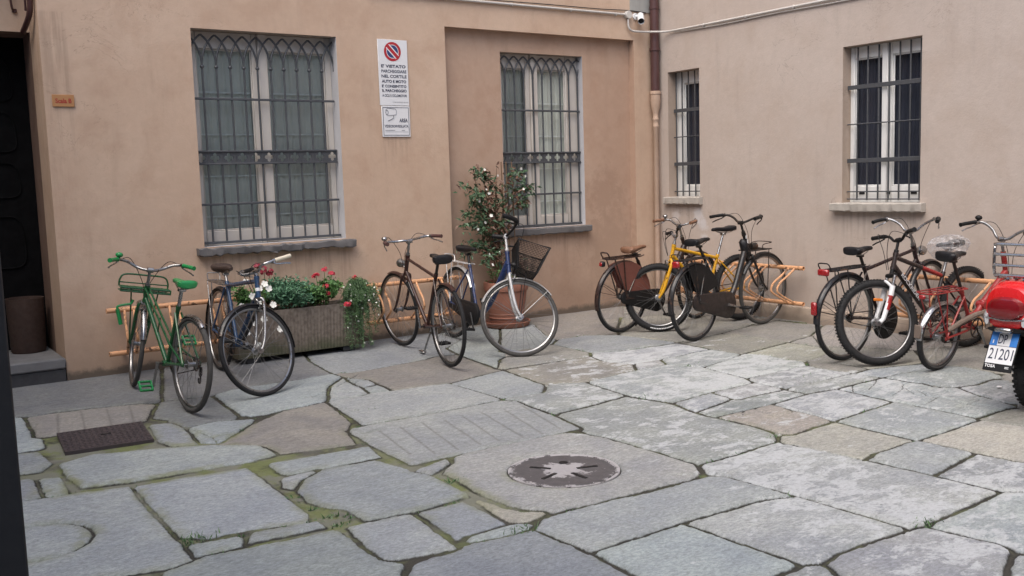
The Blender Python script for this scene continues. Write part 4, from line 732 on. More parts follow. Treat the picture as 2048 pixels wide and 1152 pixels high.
# ------------------------------------------------------------------ bicycles
def rotm(ax, a):
    ax = np.array(ax, float); ax /= np.linalg.norm(ax); c, s = math.cos(a), math.sin(a); x, y, z = ax
    K = np.array([[0, -z, y], [z, 0, -x], [-y, x, 0]]); return np.eye(3)+s*K+(1-c)*K@K
class Bike:
    def __init__(b, name, label, x, y, hd, lean, steer, wb, sx, sz, ts, bw, bs, br, rr, rf, ha=70, rake=.055, cs=.44, bbh=.28, cat='bicycle'):
        b.__dict__.update(locals())
        h = R(ha); b.u = np.array([-math.cos(h), 0, math.sin(h)]); b.n = np.array([math.sin(h), 0, math.cos(h)])
        b.hub = np.array([wb, 0, rf]); b.A0 = b.hub-rake*b.n; Rs = rotm(b.u, steer)
        b.fr = lambda v: b.A0+Rs@(np.array(v, float)-b.A0)
        low = min(b.fr(b.hub+rf*np.array([math.cos(a), 0, math.sin(a)]))[2]*math.cos(lean)+b.fr(b.hub+rf*np.array([math.cos(a), 0, math.sin(a)]))[1]*math.sin(lean) for a in np.linspace(0, 2*PI, 73))
        z0 = gz(x, y); z1 = gz(x+wb*math.cos(hd), y+wb*math.sin(hd)); pit = math.atan2(z1-z0-low, wb)
        mw = Matrix.Translation((x, y, z0+.003)) @ Matrix.Rotation(hd, 4, 'Z') @ Matrix.Rotation(-pit, 4, 'Y') @ Matrix.Rotation(lean, 4, 'X')
        b.e = empty(name, (0, 0, 0), label, cat, 'bicycles parked in the courtyard', mw)
        b.bb = np.array([cs, 0, bbh]); b.rh = np.array([0, 0, rr])
        d = np.array([sx, 0, sz-.07])-b.bb; b.sd = d/np.linalg.norm(d); b.sl = np.linalg.norm(d)
    def ax(b, t): return b.A0+b.u*t
    def o(b, name, mb, mt, parent=None, front=False, **k):
        if front: mb.tf(b.fr)
        return obj(name, mb, mt, parent if parent is not None else b.e, **k)
    # --- wheels
    def wheel(b, front, tw=.034, rim='rim', tyre='rubber', knob=False, name=None, rimw=.022, reflect=None, nsp=32, whitewall=None, hubr=.018):
        r = b.rf if front else b.rr; c = b.hub if front else b.rh
        Rr = r-tw*.86
        m_ = MB(); w = rimw/2
        m_.lathe([(Rr, -w), (Rr-.004, -w-.0015), (Rr-.013, -w*.75), (Rr-.016, 0), (Rr-.013, w*.75), (Rr-.004, w+.0015), (Rr, w), (Rr-.004, 0)], 64, c, 'y', None, True)
        wo = b.o('front_wheel' if front else 'rear_wheel', m_, rim, None, front)
        t = MB(); k = 12; R0 = r-tw/2
        prof = [(R0+tw/2*math.cos(a)*(1.0), tw/2*math.sin(a)) for a in np.linspace(-PI*.86, PI*.86, k)]
        t.lathe(prof, 64, c, 'y')
        if knob:
            for i in range(80):
                for row, yy in ((0, -.30), (1, .30), (0, .02)):
                    a = 2*PI*(i+.5*row)/80; rad = R0+tw/2*math.cos(yy*1.1)-.0005; y = tw*.52*math.sin(yy*2.2)
                    rot = Matrix.Rotation(-a, 3, 'Y')
                    t.box((c[0]+rad*math.cos(a), y, c[2]+rad*math.sin(a)), (.0055, tw*.22, .0105), .001, rot)
        b.o('tyre', t, tyre, wo, front)
        if whitewall:
            q = MB(); q.lathe([(R0-.001, tw*.50), (R0-tw*.30, tw*.46)], 64, c, 'y'); q.lathe([(R0-.001, -tw*.50), (R0-tw*.30, -tw*.46)], 64, c, 'y')
            b.o('tyre_wall', q, whitewall, wo, front)
        h = MB(); h.lathe([(.001, -.055), (.006, -.055), (.006, -.036), (hubr+.012, -.034), (hubr+.012, -.030), (hubr, -.026), (hubr*.8, 0), (hubr, .026), (hubr+.012, .030), (hubr+.012, .034), (.006, .036), (.006, .055), (.001, .055)], 20, c, 'y')
        b.o('hub', h, 'steel', wo, front)
        s_ = MB()
        for i in range(nsp):
            side = 1 if i % 2 else -1; a = 2*PI*i/nsp; off = R(52)*(1 if (i//2) % 2 else -1); hr = hubr+.009
            p0 = c+np.array([hr*math.cos(a+off), side*.031, hr*math.sin(a+off)]); p1 = c+np.array([(Rr-.014)*math.cos(a), side*.002, (Rr-.014)*math.sin(a)])
            s_.tube([p0, p1], .0010, 4, False, False)
        b.o('spokes', s_, 'spoke', wo, front)
        if reflect:
            q = MB(); a = reflect[1]; q.box(c+np.array([.62*Rr*math.cos(a), .012, .62*Rr*math.sin(a)]), (.075, .012, .022), .004, Matrix.Rotation(-(a+PI/2), 3, 'Y')); b.o('reflector', q, reflect[0], wo, front)
        return wo
    # --- mudguard
    def guard(b, front, a0, a1, mt, w=.052, gap=.014, stays=(), staym='steel'):
        r = (b.rf if front else b.rr)+gap; c = b.hub if front else b.rh; n = 28
        m_ = MB(); prof = []
        for k in range(7):
            q = (k/6-.5)*2; prof.append((r-.016*q*q, q*w/2))
        prof += [(p[0]-.002, p[1]*.97) for p in prof[::-1]]
        m_.lathe(prof, n, c, 'y', (R(a0), R(a1)), True)
        go = b.o('mudguard', m_, mt, None, front)
        if stays:
            s_ = MB()
            for a in stays:
                a = R(a)
                for sg in (-1, 1): s_.tube([c+np.array([0, sg*.052, 0]), c+np.array([(r-.012)*math.cos(a), sg*w/2, (r-.012)*math.sin(a)])], .0024, 6)
            b.o('stays', s_, staym, go, front)
        return go
    def fork(b, mt, crown=None, bladem=None, r=.012, flat=.012):
        t0 = b.rf+.035; cr = b.ax(t0); f = MB()
        for sg in (-1, 1):
            P = spline([cr+np.array([0, sg*.026, .012]), cr+np.array([0, sg*.045, -.02]), b.ax(b.rf*.55)+np.array([.006, sg*.050, 0]), b.ax(b.rf*.22)+b.n*b.rake*.45+np.array([0, sg*.052, 0]), b.hub+np.array([0, sg*.052, 0])], 6)
            f.tube(P, [r]*(len(P)-9)+list(np.linspace(r, r*.62, 9)), 10)
            f.box(b.hub+np.array([0, sg*.053, 0]), (.022, .007, .026), .003)
        fo = b.o('fork', f, mt, None, True)
        k = MB(); k.tube([cr+np.array([0, -.034, .008]), cr+np.array([0, .034, .008])], .014, 10); k.tube([cr, b.ax(t0+.05)], .0165, 12); b.o('fork_crown', k, crown or mt, fo, True)
        return fo
    def bars(b, kind, mt, gripm, head_t, stemm=None, griplen=.115, levers=True, bell=None, leverm='chrome', gr=.0155, cables=True, ext=0.0):
        b.stem0 = b.ax(b.ts); s_ = MB()
        s_.tube([b.ax(head_t-.01), b.ax(b.ts-.012)], .0115, 12); s_.tube([b.ax(head_t), b.ax(head_t+.018)], .019, 14)
        s_.tube([b.stem0+np.array([0, -.024, 0]), b.stem0+np.array([0, .024, 0])], .0195, 14)
        so = b.o('stem', s_, stemm or mt, None, True)
        h = MB(); gs = []; ho = None; ends = []
        full = []
        for sg in (-1, 1):
            if kind == 'city': rel = [(0, 0, 0), (.02, .045, 0), (.045, .10, b.br*.35), (.045, b.bw*.55, b.br*.95), (.02, b.bw*.74, b.br*1.15), (-b.bs*.4, b.bw*.89, b.br*1.1), (-b.bs, b.bw, b.br)]
            elif kind == 'north': rel = [(0, 0, 0), (.012, .05, .01), (.035, .105, b.br*.65), (.045, b.bw*.62, b.br*1.05), (.03, b.bw*.82, b.br*1.2), (-b.bs*.45, b.bw*.96, b.br*1.1), (-b.bs, b.bw, b.br)]
            else: rel = [(0, 0, 0), (.004, .06, .0), (.006, .12, b.br*.7), (-b.bs*.35, b.bw*.6, b.br*.95), (-b.bs, b.bw, b.br)]
            P = spline([b.stem0+np.array([p[0], sg*p[1], p[2]]) for p in rel], 8); full.append(P)
        h.tube(full[0][::-1]+full[1][1:], .0112, 12)
        ho = b.o('handlebar', h, mt, None, True)
        for sg, P in zip((-1, 1), full):
            L = 0; i = len(P)-1
            while L < griplen and i > 1: L += np.linalg.norm(P[i]-P[i-1]); i -= 1
            gm = gripm if not isinstance(gripm, tuple) else gripm[0 if sg < 0 else 1]
            g = MB(); Q = P[i:]; d = P[-1]-P[-2]; d = d/np.linalg.norm(d); Q = Q+[P[-1]+d*.006]
            g.tube(Q, [gr*(1.12 if k in (0, len(Q)-1) else 1.0) for k in range(len(Q))], 12); b.o('grip', g, gm, ho, True)
            if levers:
                gd = P[-1]-P[i]; gd /= np.linalg.norm(gd); fw_ = np.cross(gd, (0, 0, 1))*(1 if sg > 0 else -1); 
                if fw_[0] < 0 and kind == 'flat': fw_ = -fw_
                q0 = P[max(0, i-1)]; dn = np.array([0, 0, -1.0])
                out = np.array([fw_[0], fw_[1], 0])*.03 if kind == 'flat' else np.array([0, sg*.012, 0])
                l = MB(); l.tube([q0-gd*.012, q0+gd*.012], .0155, 10); l.tube([q0, q0+dn*.022+out*.5], .0085, 8)
                Q = spline([q0+dn*.022+out*.5, q0+dn*.034+out+gd*.03, q0+dn*.042+out+gd*.075, q0+dn*.055+out*1.1+gd*.118], 4); l.tube(Q, list(np.linspace(.0052, .0062, len(Q))), 8)
                b.o('brake_lever', l, leverm, ho, True)
                if cables:
                    k = MB(); hp = b.ax(b.rf+.10)+np.array([.04, sg*.012, 0])
                    k.tube(spline([q0+dn*.02+out*.5, q0*.6+b.stem0*.4+np.array([.10, 0, .035]), b.ax(head_t+.02)+np.array([.095, sg*.03, 0]), hp], 8), .0026, 6); b.o('brake_cable', k, 'black', ho, True)
            if bell and bell[1] == sg:
                q0 = P[max(0, i-2)]; m_ = MB(); m_.sphere(q0+np.array([.0, 0, .034]), .027, 18, (1, 1, .75)); m_.tube([q0, q0+np.array([0, 0, .03])], .006, 8); b.o('bell', m_, bell[0], ho, True)
        return ho
    def saddle(b, mt, L=.27, Wd=.15, th=.055, tilt=0, post='steel', st=.40, springs=False):
        c = np.array([b.sx, 0, b.sz]); rings = []
        secs = [(.53, .014, .022, -.012), (.47, .021, .034, -.004), (.30, .024, .038, 0), (.08, .034, .042, -.004), (-.12, .33*Wd, .05, -.004), (-.28, .47*Wd, th, .004), (-.40, .5*Wd, th*1.05, .010), (-.47, .42*Wd, th, .006), (-.50, .25*Wd, th*.7, -.004)]
        for f, hw, t_, dz in secs:
            rg = []
            for k in range(16):
                a = 2*PI*k/16; y = hw*np.sign(math.cos(a))*abs(math.cos(a))**.75; z = (t_*.42*abs(math.sin(a))**.8 if math.sin(a) > 0 else -t_*.58*abs(math.sin(a))**.6)
                if math.sin(a) <= 0: y *= .96
                x = f*L; rg.append((c[0]+x, y, c[2]-t_*.42+z+dz+x*tilt))
            rings.append(rg)
        s_ = MB(); s_.ring(rings); so = b.o('saddle', s_, mt)
        p = MB()
        for sg in (-1, 1): p.tube(spline([c+np.array([.36*L, sg*.010, -.035]), c+np.array([.05*L, sg*.022, -.062]), c+np.array([-.2*L, sg*.022, -.062]), c+np.array([-.38*L, sg*.035, -.045])], 4), .0035, 6)
        if springs:
            for sg in (-1, 1): p.tube([c+np.array([-.36*L+.006*math.cos(k*1.2), sg*.045+.013*math.sin(k*1.2), -.085+k*.0013]) for k in range(34)], .0022, 5)
        b.o('saddle_rails', p, 'steel', so)
        q = MB(); top = b.bb+b.sd*b.sl; q.tube([b.bb+b.sd*(st-.03), top+b.sd*.006], .0128, 12); q.box(top+np.array([0, 0, -.004]), (.045, .05, .02), .005); b.o('seat_post', q, post)
    def stays(b, mt, st, f=None, r=.008):
        f = f or MB()
        for sg in (-1, 1):
            f.tube([b.rh+np.array([0, sg*.062, 0]), b.bb+b.sd*(st-.05)+np.array([-.012, sg*.022, 0])], r, 8)
            f.tube(spline([b.rh+np.array([0, sg*.062, 0]), b.rh*.4+b.bb*.6+np.array([0, sg*.045, 0]), b.bb+np.array([-.02, sg*.026, 0])], 4), r*1.15, 8)
            f.box(b.rh+np.array([.008, sg*.062, -.002]), (.05, .006, .03), .003)
        f.tube([b.bb+np.array([-.06, -.038, .010]), b.bb+np.array([-.06, .038, .010])], .006, 6)
        return f
    def frame(b, kind, mt, st, h0, h1, rt=.0145, rd=.0165, headm=None):
        f = MB(); S_ = b.bb+b.sd*st; b.S = S_
        f.tube([b.bb-b.sd*.005, S_], .0148, 14); f.tube([b.bb+b.sd*(st-.022), b.bb+b.sd*(st+.004)], .0178, 14)
        f.tube([b.bb+np.array([0, -.036, 0]), b.bb+np.array([0, .036, 0])], .0215, 16)
        f.tube([b.ax(h0), b.ax(h1)], .0185, 16); f.tube([b.ax(h0-.004), b.ax(h0+.016)], .0215, 16); f.tube([b.ax(h1-.016), b.ax(h1+.006)], .0215, 16)
        if kind == 'diamond':
            f.tube([S_-b.sd*.03, b.ax(h1-.03)], rt, 14); f.tube([b.ax(h0+.028), b.bb], rd, 14)
        elif kind == 'mixte':
            f.tube([b.ax(h0+.03), b.bb+np.array([.02, 0, .006])], rd, 14)
            q = b.bb+b.sd*.17
            for sg in (-1, 1): f.tube([b.ax(h1-.02)+np.array([-.01, sg*.014, 0]), q+np.array([0, sg*.020, 0]), b.rh+np.array([0, sg*.062, 0])], .0078, 10)
            f.tube([b.ax(h1-.02)*.45+q*.55+np.array([0, 0, .0]), b.ax(h0+.03)*.45+b.bb*.55], .006, 8)
        elif kind == 'step':
            P = spline([b.ax((h0+h1)/2), b.ax((h0+h1)/2)*.72+b.bb*.28+np.array([-.005, 0, -.075]), b.ax(h0)*.40+b.bb*.60+np.array([0, 0, -.055]), b.bb+np.array([.06, 0, .012]), b.bb], 8); f.tube(P, list(np.linspace(.031, .027, len(P))), 16)
        elif kind == 'fold':
            hg = np.array([.52, 0, .44]); b.hinge = hg
            f.tube([b.ax((h0+h1)/2+.02), hg], .0255, 16); f.tube(spline([hg, hg+np.array([-.07, 0, -.06]), b.bb+b.sd*.10], 6), .0245, 16); f.tube([b.bb+b.sd*.10, b.bb], .018, 12)
            f.tube([hg+np.array([0, -.034, 0]), hg+np.array([0, .034, 0])], .030, 16); f.box(hg+np.array([.0, 0, .0]), (.03, .05, .075), .008)
        b.stays(mt, st, f)
        return b.o('frame', f, mt)
    def crank(b, ang, pedm='black', armm='steel', L=.168, ring=.088, ringm='darkmetal', chain=True, cog=.036, guard=None, guardm='black', pw=.085, tilt=0):
        c = MB(); y0 = -.048
        c.lathe([(ring, y0-.002), (ring, y0+.002), (ring-.012, y0+.002), (ring-.012, y0-.002)], 36, b.bb, 'y', None, True)
        for k in range(5):
            a = R(ang)+2*PI*k/5; c.tube([b.bb+np.array([0, y0, 0]), b.bb+np.array([(ring-.008)*math.cos(a), y0, (ring-.008)*math.sin(a)])], .006, 6)
        c.tube([b.bb+np.array([0, -.075, 0]), b.bb+np.array([0, .07, 0])], .009, 10)
        co = b.o('crankset', c, ringm)
        for sg in (-1, 1):
            a = R(ang)+(PI if sg > 0 else 0); d = np.array([math.cos(a), 0, math.sin(a)]); y = sg*.074; p = b.bb+np.array([0, y, 0]); q = p+d*L+np.array([0, sg*.012, 0])
            m_ = MB(); m_.tube([p-d*.012, p+d*.02, q-d*.02, q+d*.01], [.015, .012, .009, .012], 8); b.o('crank_arm', m_, armm, co)
            pd = MB(); yc = y+sg*.068
            px = q+np.array([0, sg*(.068-.012+.0), 0])
            for dx in (-.036, 0, .036): pd.box(px+np.array([dx, 0, 0]), (.012, pw, .020), .003)
            for dy in (-pw/2, pw/2): pd.box(px+np.array([0, dy, 0]), (.084, .012, .020), .003)
            for dx in (-.036, .036):
                for k in range(4): pd.box(px+np.array([dx, -pw*.36+k*pw*.24, .012]), (.006, .006, .008), .001)
            if tilt:
                ct, s_t = math.cos(R(tilt)), math.sin(R(tilt)); pd.tf(lambda p: (px[0]+(p[0]-px[0])*ct-(p[2]-px[2])*s_t, p[1], px[2]+(p[0]-px[0])*s_t+(p[2]-px[2])*ct))
            pd.tube([q, px+np.array([0, sg*pw*.4, 0])], .006, 8)
            b.o('pedal', pd, pedm, co)
        if chain:
            k = MB(); k.lathe([(cog, y0-.003), (cog, y0+.003), (.012, y0+.003)], 24, b.rh, 'y')
            k.tube([b.bb+np.array([0, y0, ring]), b.rh+np.array([0, y0, cog])], .0042, 6); k.tube([b.bb+np.array([0, y0, -ring]), b.rh+np.array([0, y0, -cog])], .0042, 6); b.o('chain', k, 'darkmetal')
        if guard:
            g = MB(); n = 14; r0, r1 = guard; d = b.bb-b.rh; a0 = math.atan2(d[2], d[0]); P = []
            for k in range(n+1): a = a0-PI/2+PI*k/n; P.append((b.bb[0]+r0*math.cos(a), b.bb[2]+r0*math.sin(a)))
            for k in range(n+1): a = a0+PI/2+PI*k/n; P.append((b.rh[0]+r1*math.cos(a), b.rh[2]+r1*math.sin(a)))
            cx = np.mean(P, 0); sh = [((p[0]-cx[0])*.97+cx[0], (p[1]-cx[1])*.93+cx[1]) for p in P]
            g.ring([[(p[0], -.034, p[1]) for p in P], [(p[0], -.058, p[1]) for p in P], [(p[0], -.064, p[1]) for p in sh]]); b.o('chain_guard', g, guardm)
        return co
    def carrier(b, mt, x0=-.24, x1=.20, z=None, w=.062, r=.0048, rods=3, loop=True, legx=-.05):
        z = z or 2*b.rr+.045; c = MB()
        c.tube([(x1, -w, z), (x0+.03, -w, z), (x0, -w*.6, z), (x0, w*.6, z), (x0+.03, w, z), (x1, w, z)], r, 8)
        for k in range(rods): y = w*(2*(k+1)/(rods+1)-1); c.tube([(x1, y, z), (x0, y, z)], r*.8, 6)
        for xx in (x1, (x0+x1)/2): c.tube([(xx, -w, z-.002), (xx, w, z-.002)], r*.8, 6)
        for sg in (-1, 1):
            c.tube([(legx, sg*w, z), (.0, sg*.066, b.rr)], r*.9, 8); c.tube([(legx-.12, sg*w, z), (.0, sg*.066, b.rr)], r*.9, 8)
            q = b.bb+b.sd*(b.sl*.62); c.tube([(x1, sg*w, z), (q[0], sg*.02, max(z, q[2]))], r*.9, 8)
        if loop: c.tube(spline([(x0+.02, -w*.8, z), (x0-.012, -w*.8, z+.055), (x0-.0, 0, z+.06), (x0-.012, w*.8, z+.055), (x0+.02, w*.8, z)], 4), r, 6)
        return b.o('carrier', c, mt)
    def lamp(b, off, mt='chrome', r=.036):
        c = b.ax(b.rf+.15)+np.array([off, 0, 0]); m_ = MB(); m_.lathe([(.001, -.05), (r*.55, -.042), (r*.9, -.015), (r, .012), (r*.98, .022), (r*.9, .024)], 22, (0, 0, 0), 'x'); m_.tf(lambda p: (p[0]+c[0], p[1]+c[1], p[2]+c[2]))
        m_.tube([c+np.array([-.03, 0, -.02]), b.ax(b.rf+.09)], .006, 8)
        lo = b.o('headlamp', m_, mt, None, True)
        g = MB(); g.lathe([(r*.9, .021), (r*.5, .028), (.001, .030)], 22, (0, 0, 0), 'x'); g.tf(lambda p: (p[0]+c[0], p[1]+c[1], p[2]+c[2])); b.o('lamp_glass', g, 'lens', lo, True)
    def rearlamp(b, p, s=(.03, .07, .045), mt='red', name='rear_lamp'):
        m_ = MB(); m_.box(p, s, .010); b.o(name, m_, mt)
    def brake(b, front=True):
        t0 = b.rf+.02; c = MB(); p = b.ax(t0)+b.n*.028
        for sg in (-1, 1): c.tube(spline([p+np.array([0, 0, .022]), p+np.array([.012, sg*.030, .018]), p+np.array([.010, sg*.038, -.022]), p+np.array([0, sg*.022, -.046])], 4), .0062, 8); c.box(p+np.array([-.01, sg*.018, -.048]), (.05, .010, .012), .003)
        b.o('brake_caliper', c, 'steel', None, True)
M['lens'] = mat('lamp glass', (.55, .57, .58), .15, 0, .08, 40, 0, 0, .5)

# 1 green
g1 = paint('dark green enamel', (.014, .085, .030)); g2 = mat('bright green plastic', (.012, .235, .062), .38, 0, .12, 30, 0, 0, .3)
b = Bike('bicycle', 'green step-through bicycle with bright green saddle, grips and front carrier, beside the doorway', 1.873, 6.713, 1.663, .083, -.236, 1.116, .20, .905, .656, .294, .109, .049, .335, .335, 69)
b.wheel(False, .038, 'rim', 'rubbergrey'); b.wheel(True, .034, 'rim', 'rubbergrey')
b.frame('mixte', g1, .47, .395, .52); b.fork(g1, 'chrome'); b.guard(True, 62, 168, 'chrome', .046, .012, (150,)); b.guard(False, 55, 125, 'chrome', .044, .012, (118,))
b.bars('city', 'steel', g2, .53, None, .12, True, (g2, 1)); b.saddle(g2, .26, .145, .055, .05, 'chrome', .47); b.crank(102, g2, tilt=48); b.brake()
c = MB(); z = .775; x0 = b.ax(.56)[0]+.07
for k in range(4): c.tube([(x0+k*.052, -.178, z), (x0+k*.052, .178, z)], .0075, 8)
for y in (-.178, .178): c.tube([(x0-.005, y, z), (x0+.165, y, z)], .0062, 8)
c.tube(spline([(x0+.165, -.178, z), (x0+.168, -.176, z+.05), (x0+.170, -.14, z+.092), (x0+.170, 0, z+.096), (x0+.170, .14, z+.092), (x0+.168, .176, z+.05), (x0+.165, .178, z)], 5), .0068, 8)
c.tube([(x0+.165, -.178, z+.03), (x0+.165, .178, z+.03)], .005, 8)
for x_ in (x0-.004, x0+.165): c.tube([(x_, -.178, z-.026), (x_, .178, z-.026)], .0065, 8)
for y in (-.178, .178): c.tube([(x0-.004, y, z-.026), (x0+.165, y, z-.026)], .0065, 8); c.tube([(x0-.004, y, z-.026), (x0-.004, y, z)], .006, 6)
for sg in (-1, 1): c.tube([(x0+.05, sg*.10, z), b.hub+np.array([0, sg*.058, 0])], .0058, 8)
c.tube([b.ax(.49), (x0, 0, z)], .009, 8)
b.o('front_carrier', c, g1, None, True)
lk = MB(); q = np.array([x0+.03, .155, z-.12]); lk.tube([q+np.array([0, .03, -.05]), q+np.array([0, -.005, -.165])], .015, 10); lk.tube(spline([q+np.array([0, .03, -.05]), q+np.array([0, .028, -.028]), q+np.array([0, -.02, -.012]), q+np.array([0, -.06, -.002]), q+np.array([0, -.075, .03])], 4), .009, 8); b.o('lock', lk, g2, None, True)
d = MB(); rh = b.rh
for k, rr0 in enumerate((.052, .047, .042, .036, .030)): d.lathe([(rr0, -.030-k*.005), (rr0, -.033-k*.005), (.012, -.033-k*.005)], 22, rh, 'y')
d.box(rh+np.array([.012, -.072, -.055]), (.022, .02, .06), .005); d.lathe([(.022, -.076), (.022, -.068), (.004, -.068)], 14, rh+np.array([.02, 0, -.075]), 'y'); d.lathe([(.022, -.076), (.022, -.068), (.004, -.068)], 14, rh+np.array([.03, 0, -.125]), 'y'); d.box(rh+np.array([.025, -.078, -.10]), (.014, .006, .07), .002)
b.o('derailleur', d, 'darkmetal')

# 2 dark blue
bl = paint('dark blue enamel', (.020, .052, .115)); blk = paint('black enamel', (.013, .013, .016), .35, .3)
b = Bike('bicycle', 'dark blue bicycle with brown saddle, chrome fork and white grip, left of the flower trough', 2.497, 7.994, -1.585, -.067, -1.223, 1.097, .116, .887, .603, .221, .167, .029, .345, .345, 71)
b.wheel(False, .034); b.wheel(True, .034, 'rim', 'rubber')
b.frame('diamond', bl, .55, .405, .56, .0165, .019); b.fork('steel', 'steel', None, .0125); b.guard(True, 35, 195, blk, .05, .012, (75, 40), 'steel'); b.guard(False, 40, 200, blk, .05, .012, (180,))
b.bars('city', 'chrome', ('black', 'cream'), .575, None, .125, True, None); b.saddle('leatherdark', .28, .18, .07, .02, 'steel', .55); b.crank(20, 'black'); b.carrier('steel', -.20, .16); b.brake()
c = MB(); S1 = b.bb+b.sd*.30
for k in (0, .03): c.tube([b.bb+b.sd*(.24+k), b.bb+b.sd*(.252+k)], .0153, 14)
c.tube([b.ax(.45), b.ax(.475)], .0192, 14); b.o('decal', c, 'white')
pm_ = MB(); P = spline([b.ax(.41)*.8+b.bb*.2+np.array([0, .0, -.03]), b.ax(.41)*.2+b.bb*.8+np.array([.02, 0, -.0])], 2); pm_.tube([p+np.array([.03, .0, -.03]) for p in P], .014, 10); b.o('frame_pump', pm_, 'black')

# 3 brown
br_ = paint('dark brown enamel', (.040, .016, .013), .35, .45); cop = paint('copper brown enamel', (.17, .065, .035), .4, .3)
b = Bike('bicycle', 'brown diamond-frame bicycle with thick black saddle and round headlamp, right of the flower trough', 4.058, 6.868, 1.448, -.010, .165, 1.098, .155, .925, .718, .276, .098, .014, .345, .345, 69)
b.wheel(False, .033); b.wheel(True, .033); b.frame('diamond', br_, .53, .395, .575, .0135, .016); b.fork(br_)
b.guard(True, 70, 128, br_, .05, .014); b.guard(False, 60, 118, br_, .05, .014)
b.bars('north', 'chrome', M['brownpaint'], .585, 'steel', .105, True, ('chrome', 1)); b.saddle('blackleather', .27, .185, .075, .02, 'darkmetal', .53); b.crank(-95, 'black', 'chrome'); b.lamp(.10, 'steel', .040)
k = MB(); k.tube(spline([b.bb+np.array([-.02, -.03, -.02]), b.bb+np.array([.08, -.03, -.14]), b.bb+np.array([.19, -.035, -.262])], 4), .009, 8); k.box(b.bb+np.array([.22, -.03, -.266]), (.11, .035, .012), .004); b.o('kickstand', k, 'steel')
st_ = MB(); q = b.ax(.52); st_.tube([b.ax(.415)*.8+b.bb*.2, b.ax(.415)*.55+b.bb*.45], .0167, 14); b.o('decal', st_, 'white')

# 4 blue step-through with basket
bb_ = paint('royal blue enamel', (.017, .034, .105)); 
b = Bike('bicycle', 'blue step-through bicycle with black wire basket in front of the terracotta pot', 4.786, 8.019, -1.632, -.137, 1.20, 1.127, .143, .895, .748, .287, .096, .072, .345, .350, 69)
b.wheel(False, .038); b.wheel(True, .038, 'rim', 'rubbergrey'); b.frame('step', bb_, .50, .41, .60); fo = b.fork('alu', bb_, None, .0145)
b.guard(True, 52, 175, 'alu', .056, .014, (165, 60), 'steel'); b.guard(False, 30, 190, 'alu', .056, .014, (170, 140)); b.carrier('alu', -.22, .18, None, .065, .0048, 4)
b.bars('north', 'black', 'black', .615, 'alu', .14, True, None, 'black', .021); b.saddle('blackleather', .26, .17, .07, 0, 'black', .50); b.crank(-50, 'black', 'black', .168, .09, 'darkmetal', True, .04, (.105, .055), 'black'); b.brake(); b.lamp(.07, 'black', .03)
for t0, w in ((.15, .10), (.30, .05)):
    pass
text_obj('decal', 'CITY', .0, .026, b.ax(.50)*.70+b.bb*.30+np.array([.05, .0265, -.07]), tuple((b.bb-b.ax(.5))/np.linalg.norm(b.bb-b.ax(.5))), tuple(np.cross((0, 1, 0), (b.bb-b.ax(.5))/np.linalg.norm(b.bb-b.ax(.5)))), 'white', b.e) if False else None
d = MB(); d.box(b.bb+b.sd*.26+np.array([.0, .0150, 0]), (.012, .002, .10), 0, Matrix.Rotation(-.35, 3, 'Y')); d.box(b.bb+b.sd*.38+np.array([.0, .0150, 0]), (.012, .002, .04), 0, Matrix.Rotation(-.35, 3, 'Y')); b.o('decal', d, 'white')
k = MB(); ax_ = b.ax(.60)[0]+.05; zt, zb = .985, .745
top = [(ax_, -.175), (ax_+.29, -.185), (ax_+.29, .185), (ax_, .175)]; bot = [(ax_+.065, -.13), (ax_+.245, -.14), (ax_+.245, .14), (ax_+.065, .13)]
k.tube([(*p, zt) for p in top], .0085, 8, True); k.tube([(*p, zb) for p in bot], .0045, 8, True)
def wires(A, B, C, D, nu, nv, r=.0022):
    A, B, C, D = [np.array(q, float) for q in (A, B, C, D)]
    for i in range(1, nu): t_ = i/nu; k.tube([A*(1-t_)+B*t_, D*(1-t_)+C*t_], r, 3, False, False)
    for i in range(1, nv): t_ = i/nv; k.tube([A*(1-t_)+D*t_, B*(1-t_)+C*t_], r, 3, False, False)
for i in range(4):
    j = (i+1) % 4; k.tube([(*top[i], zt), (*bot[i], zb)], .006, 6); wires((*top[i], zt), (*top[j], zt), (*bot[j], zb), (*bot[i], zb), 24 if i % 2 else 20, 17)
wires((*bot[0], zb), (*bot[1], zb), (*bot[2], zb), (*bot[3], zb), 14, 20)
k.tube([b.ax(.66), (ax_, 0, zt-.02)], .008, 8); k.tube([(ax_+.10, 0, zb), b.hub+np.array([.03, 0, .36])], .005, 8)
for sg in (-1, 1): k.tube([(ax_+.15, sg*.09, zb), b.hub+np.array([0, sg*.057, 0])], .0035, 6)
b.o('basket', k, 'black', None, True)

# 5 brown roadster in the corner
du = paint('brown black enamel', (.030, .016, .013), .35, .3)
b = Bike('bicycle', 'brown roadster with tan leather saddle and reddish coat guard, leftmost bicycle by the corner', 6.185, 7.143, .073, .068, .103, 1.115, .16, .838, .719, .225, .119, .044, .350, .350, 68)
b.wheel(False, .036); b.wheel(True, .036, 'chrome'); b.frame('step', du, .47, .40, .58, .014, .016); b.fork(du); b.guard(True, 30, 190, du, .052, .014, (172,)); b.guard(False, 35, 195, du, .052, .014, (150, 165), 'darkmetal')
b.carrier(du, -.24, .19, None, .06, .007, 1); b.bars('north', 'chrome', 'leather', .59, 'chrome', .12, True, ('chrome', 1)); b.saddle('leather', .275, .17, .06, .06, 'darkmetal', .47); b.crank(-60, 'black', 'steel', .168, .09, 'darkmetal', True, .04, (.115, .06), 'black')
b.rearlamp((-.275, 0, 2*b.rr+.0), (.045, .05, .05), 'black'); b.rearlamp((-.301, 0, 2*b.rr+.0), (.01, .036, .036), 'red')
cg = MB(); Rg = b.rr+.004; P = []
for k in range(17): a = R(8+108*k/16); P.append((Rg*math.cos(a), b.rr+Rg*math.sin(a)))
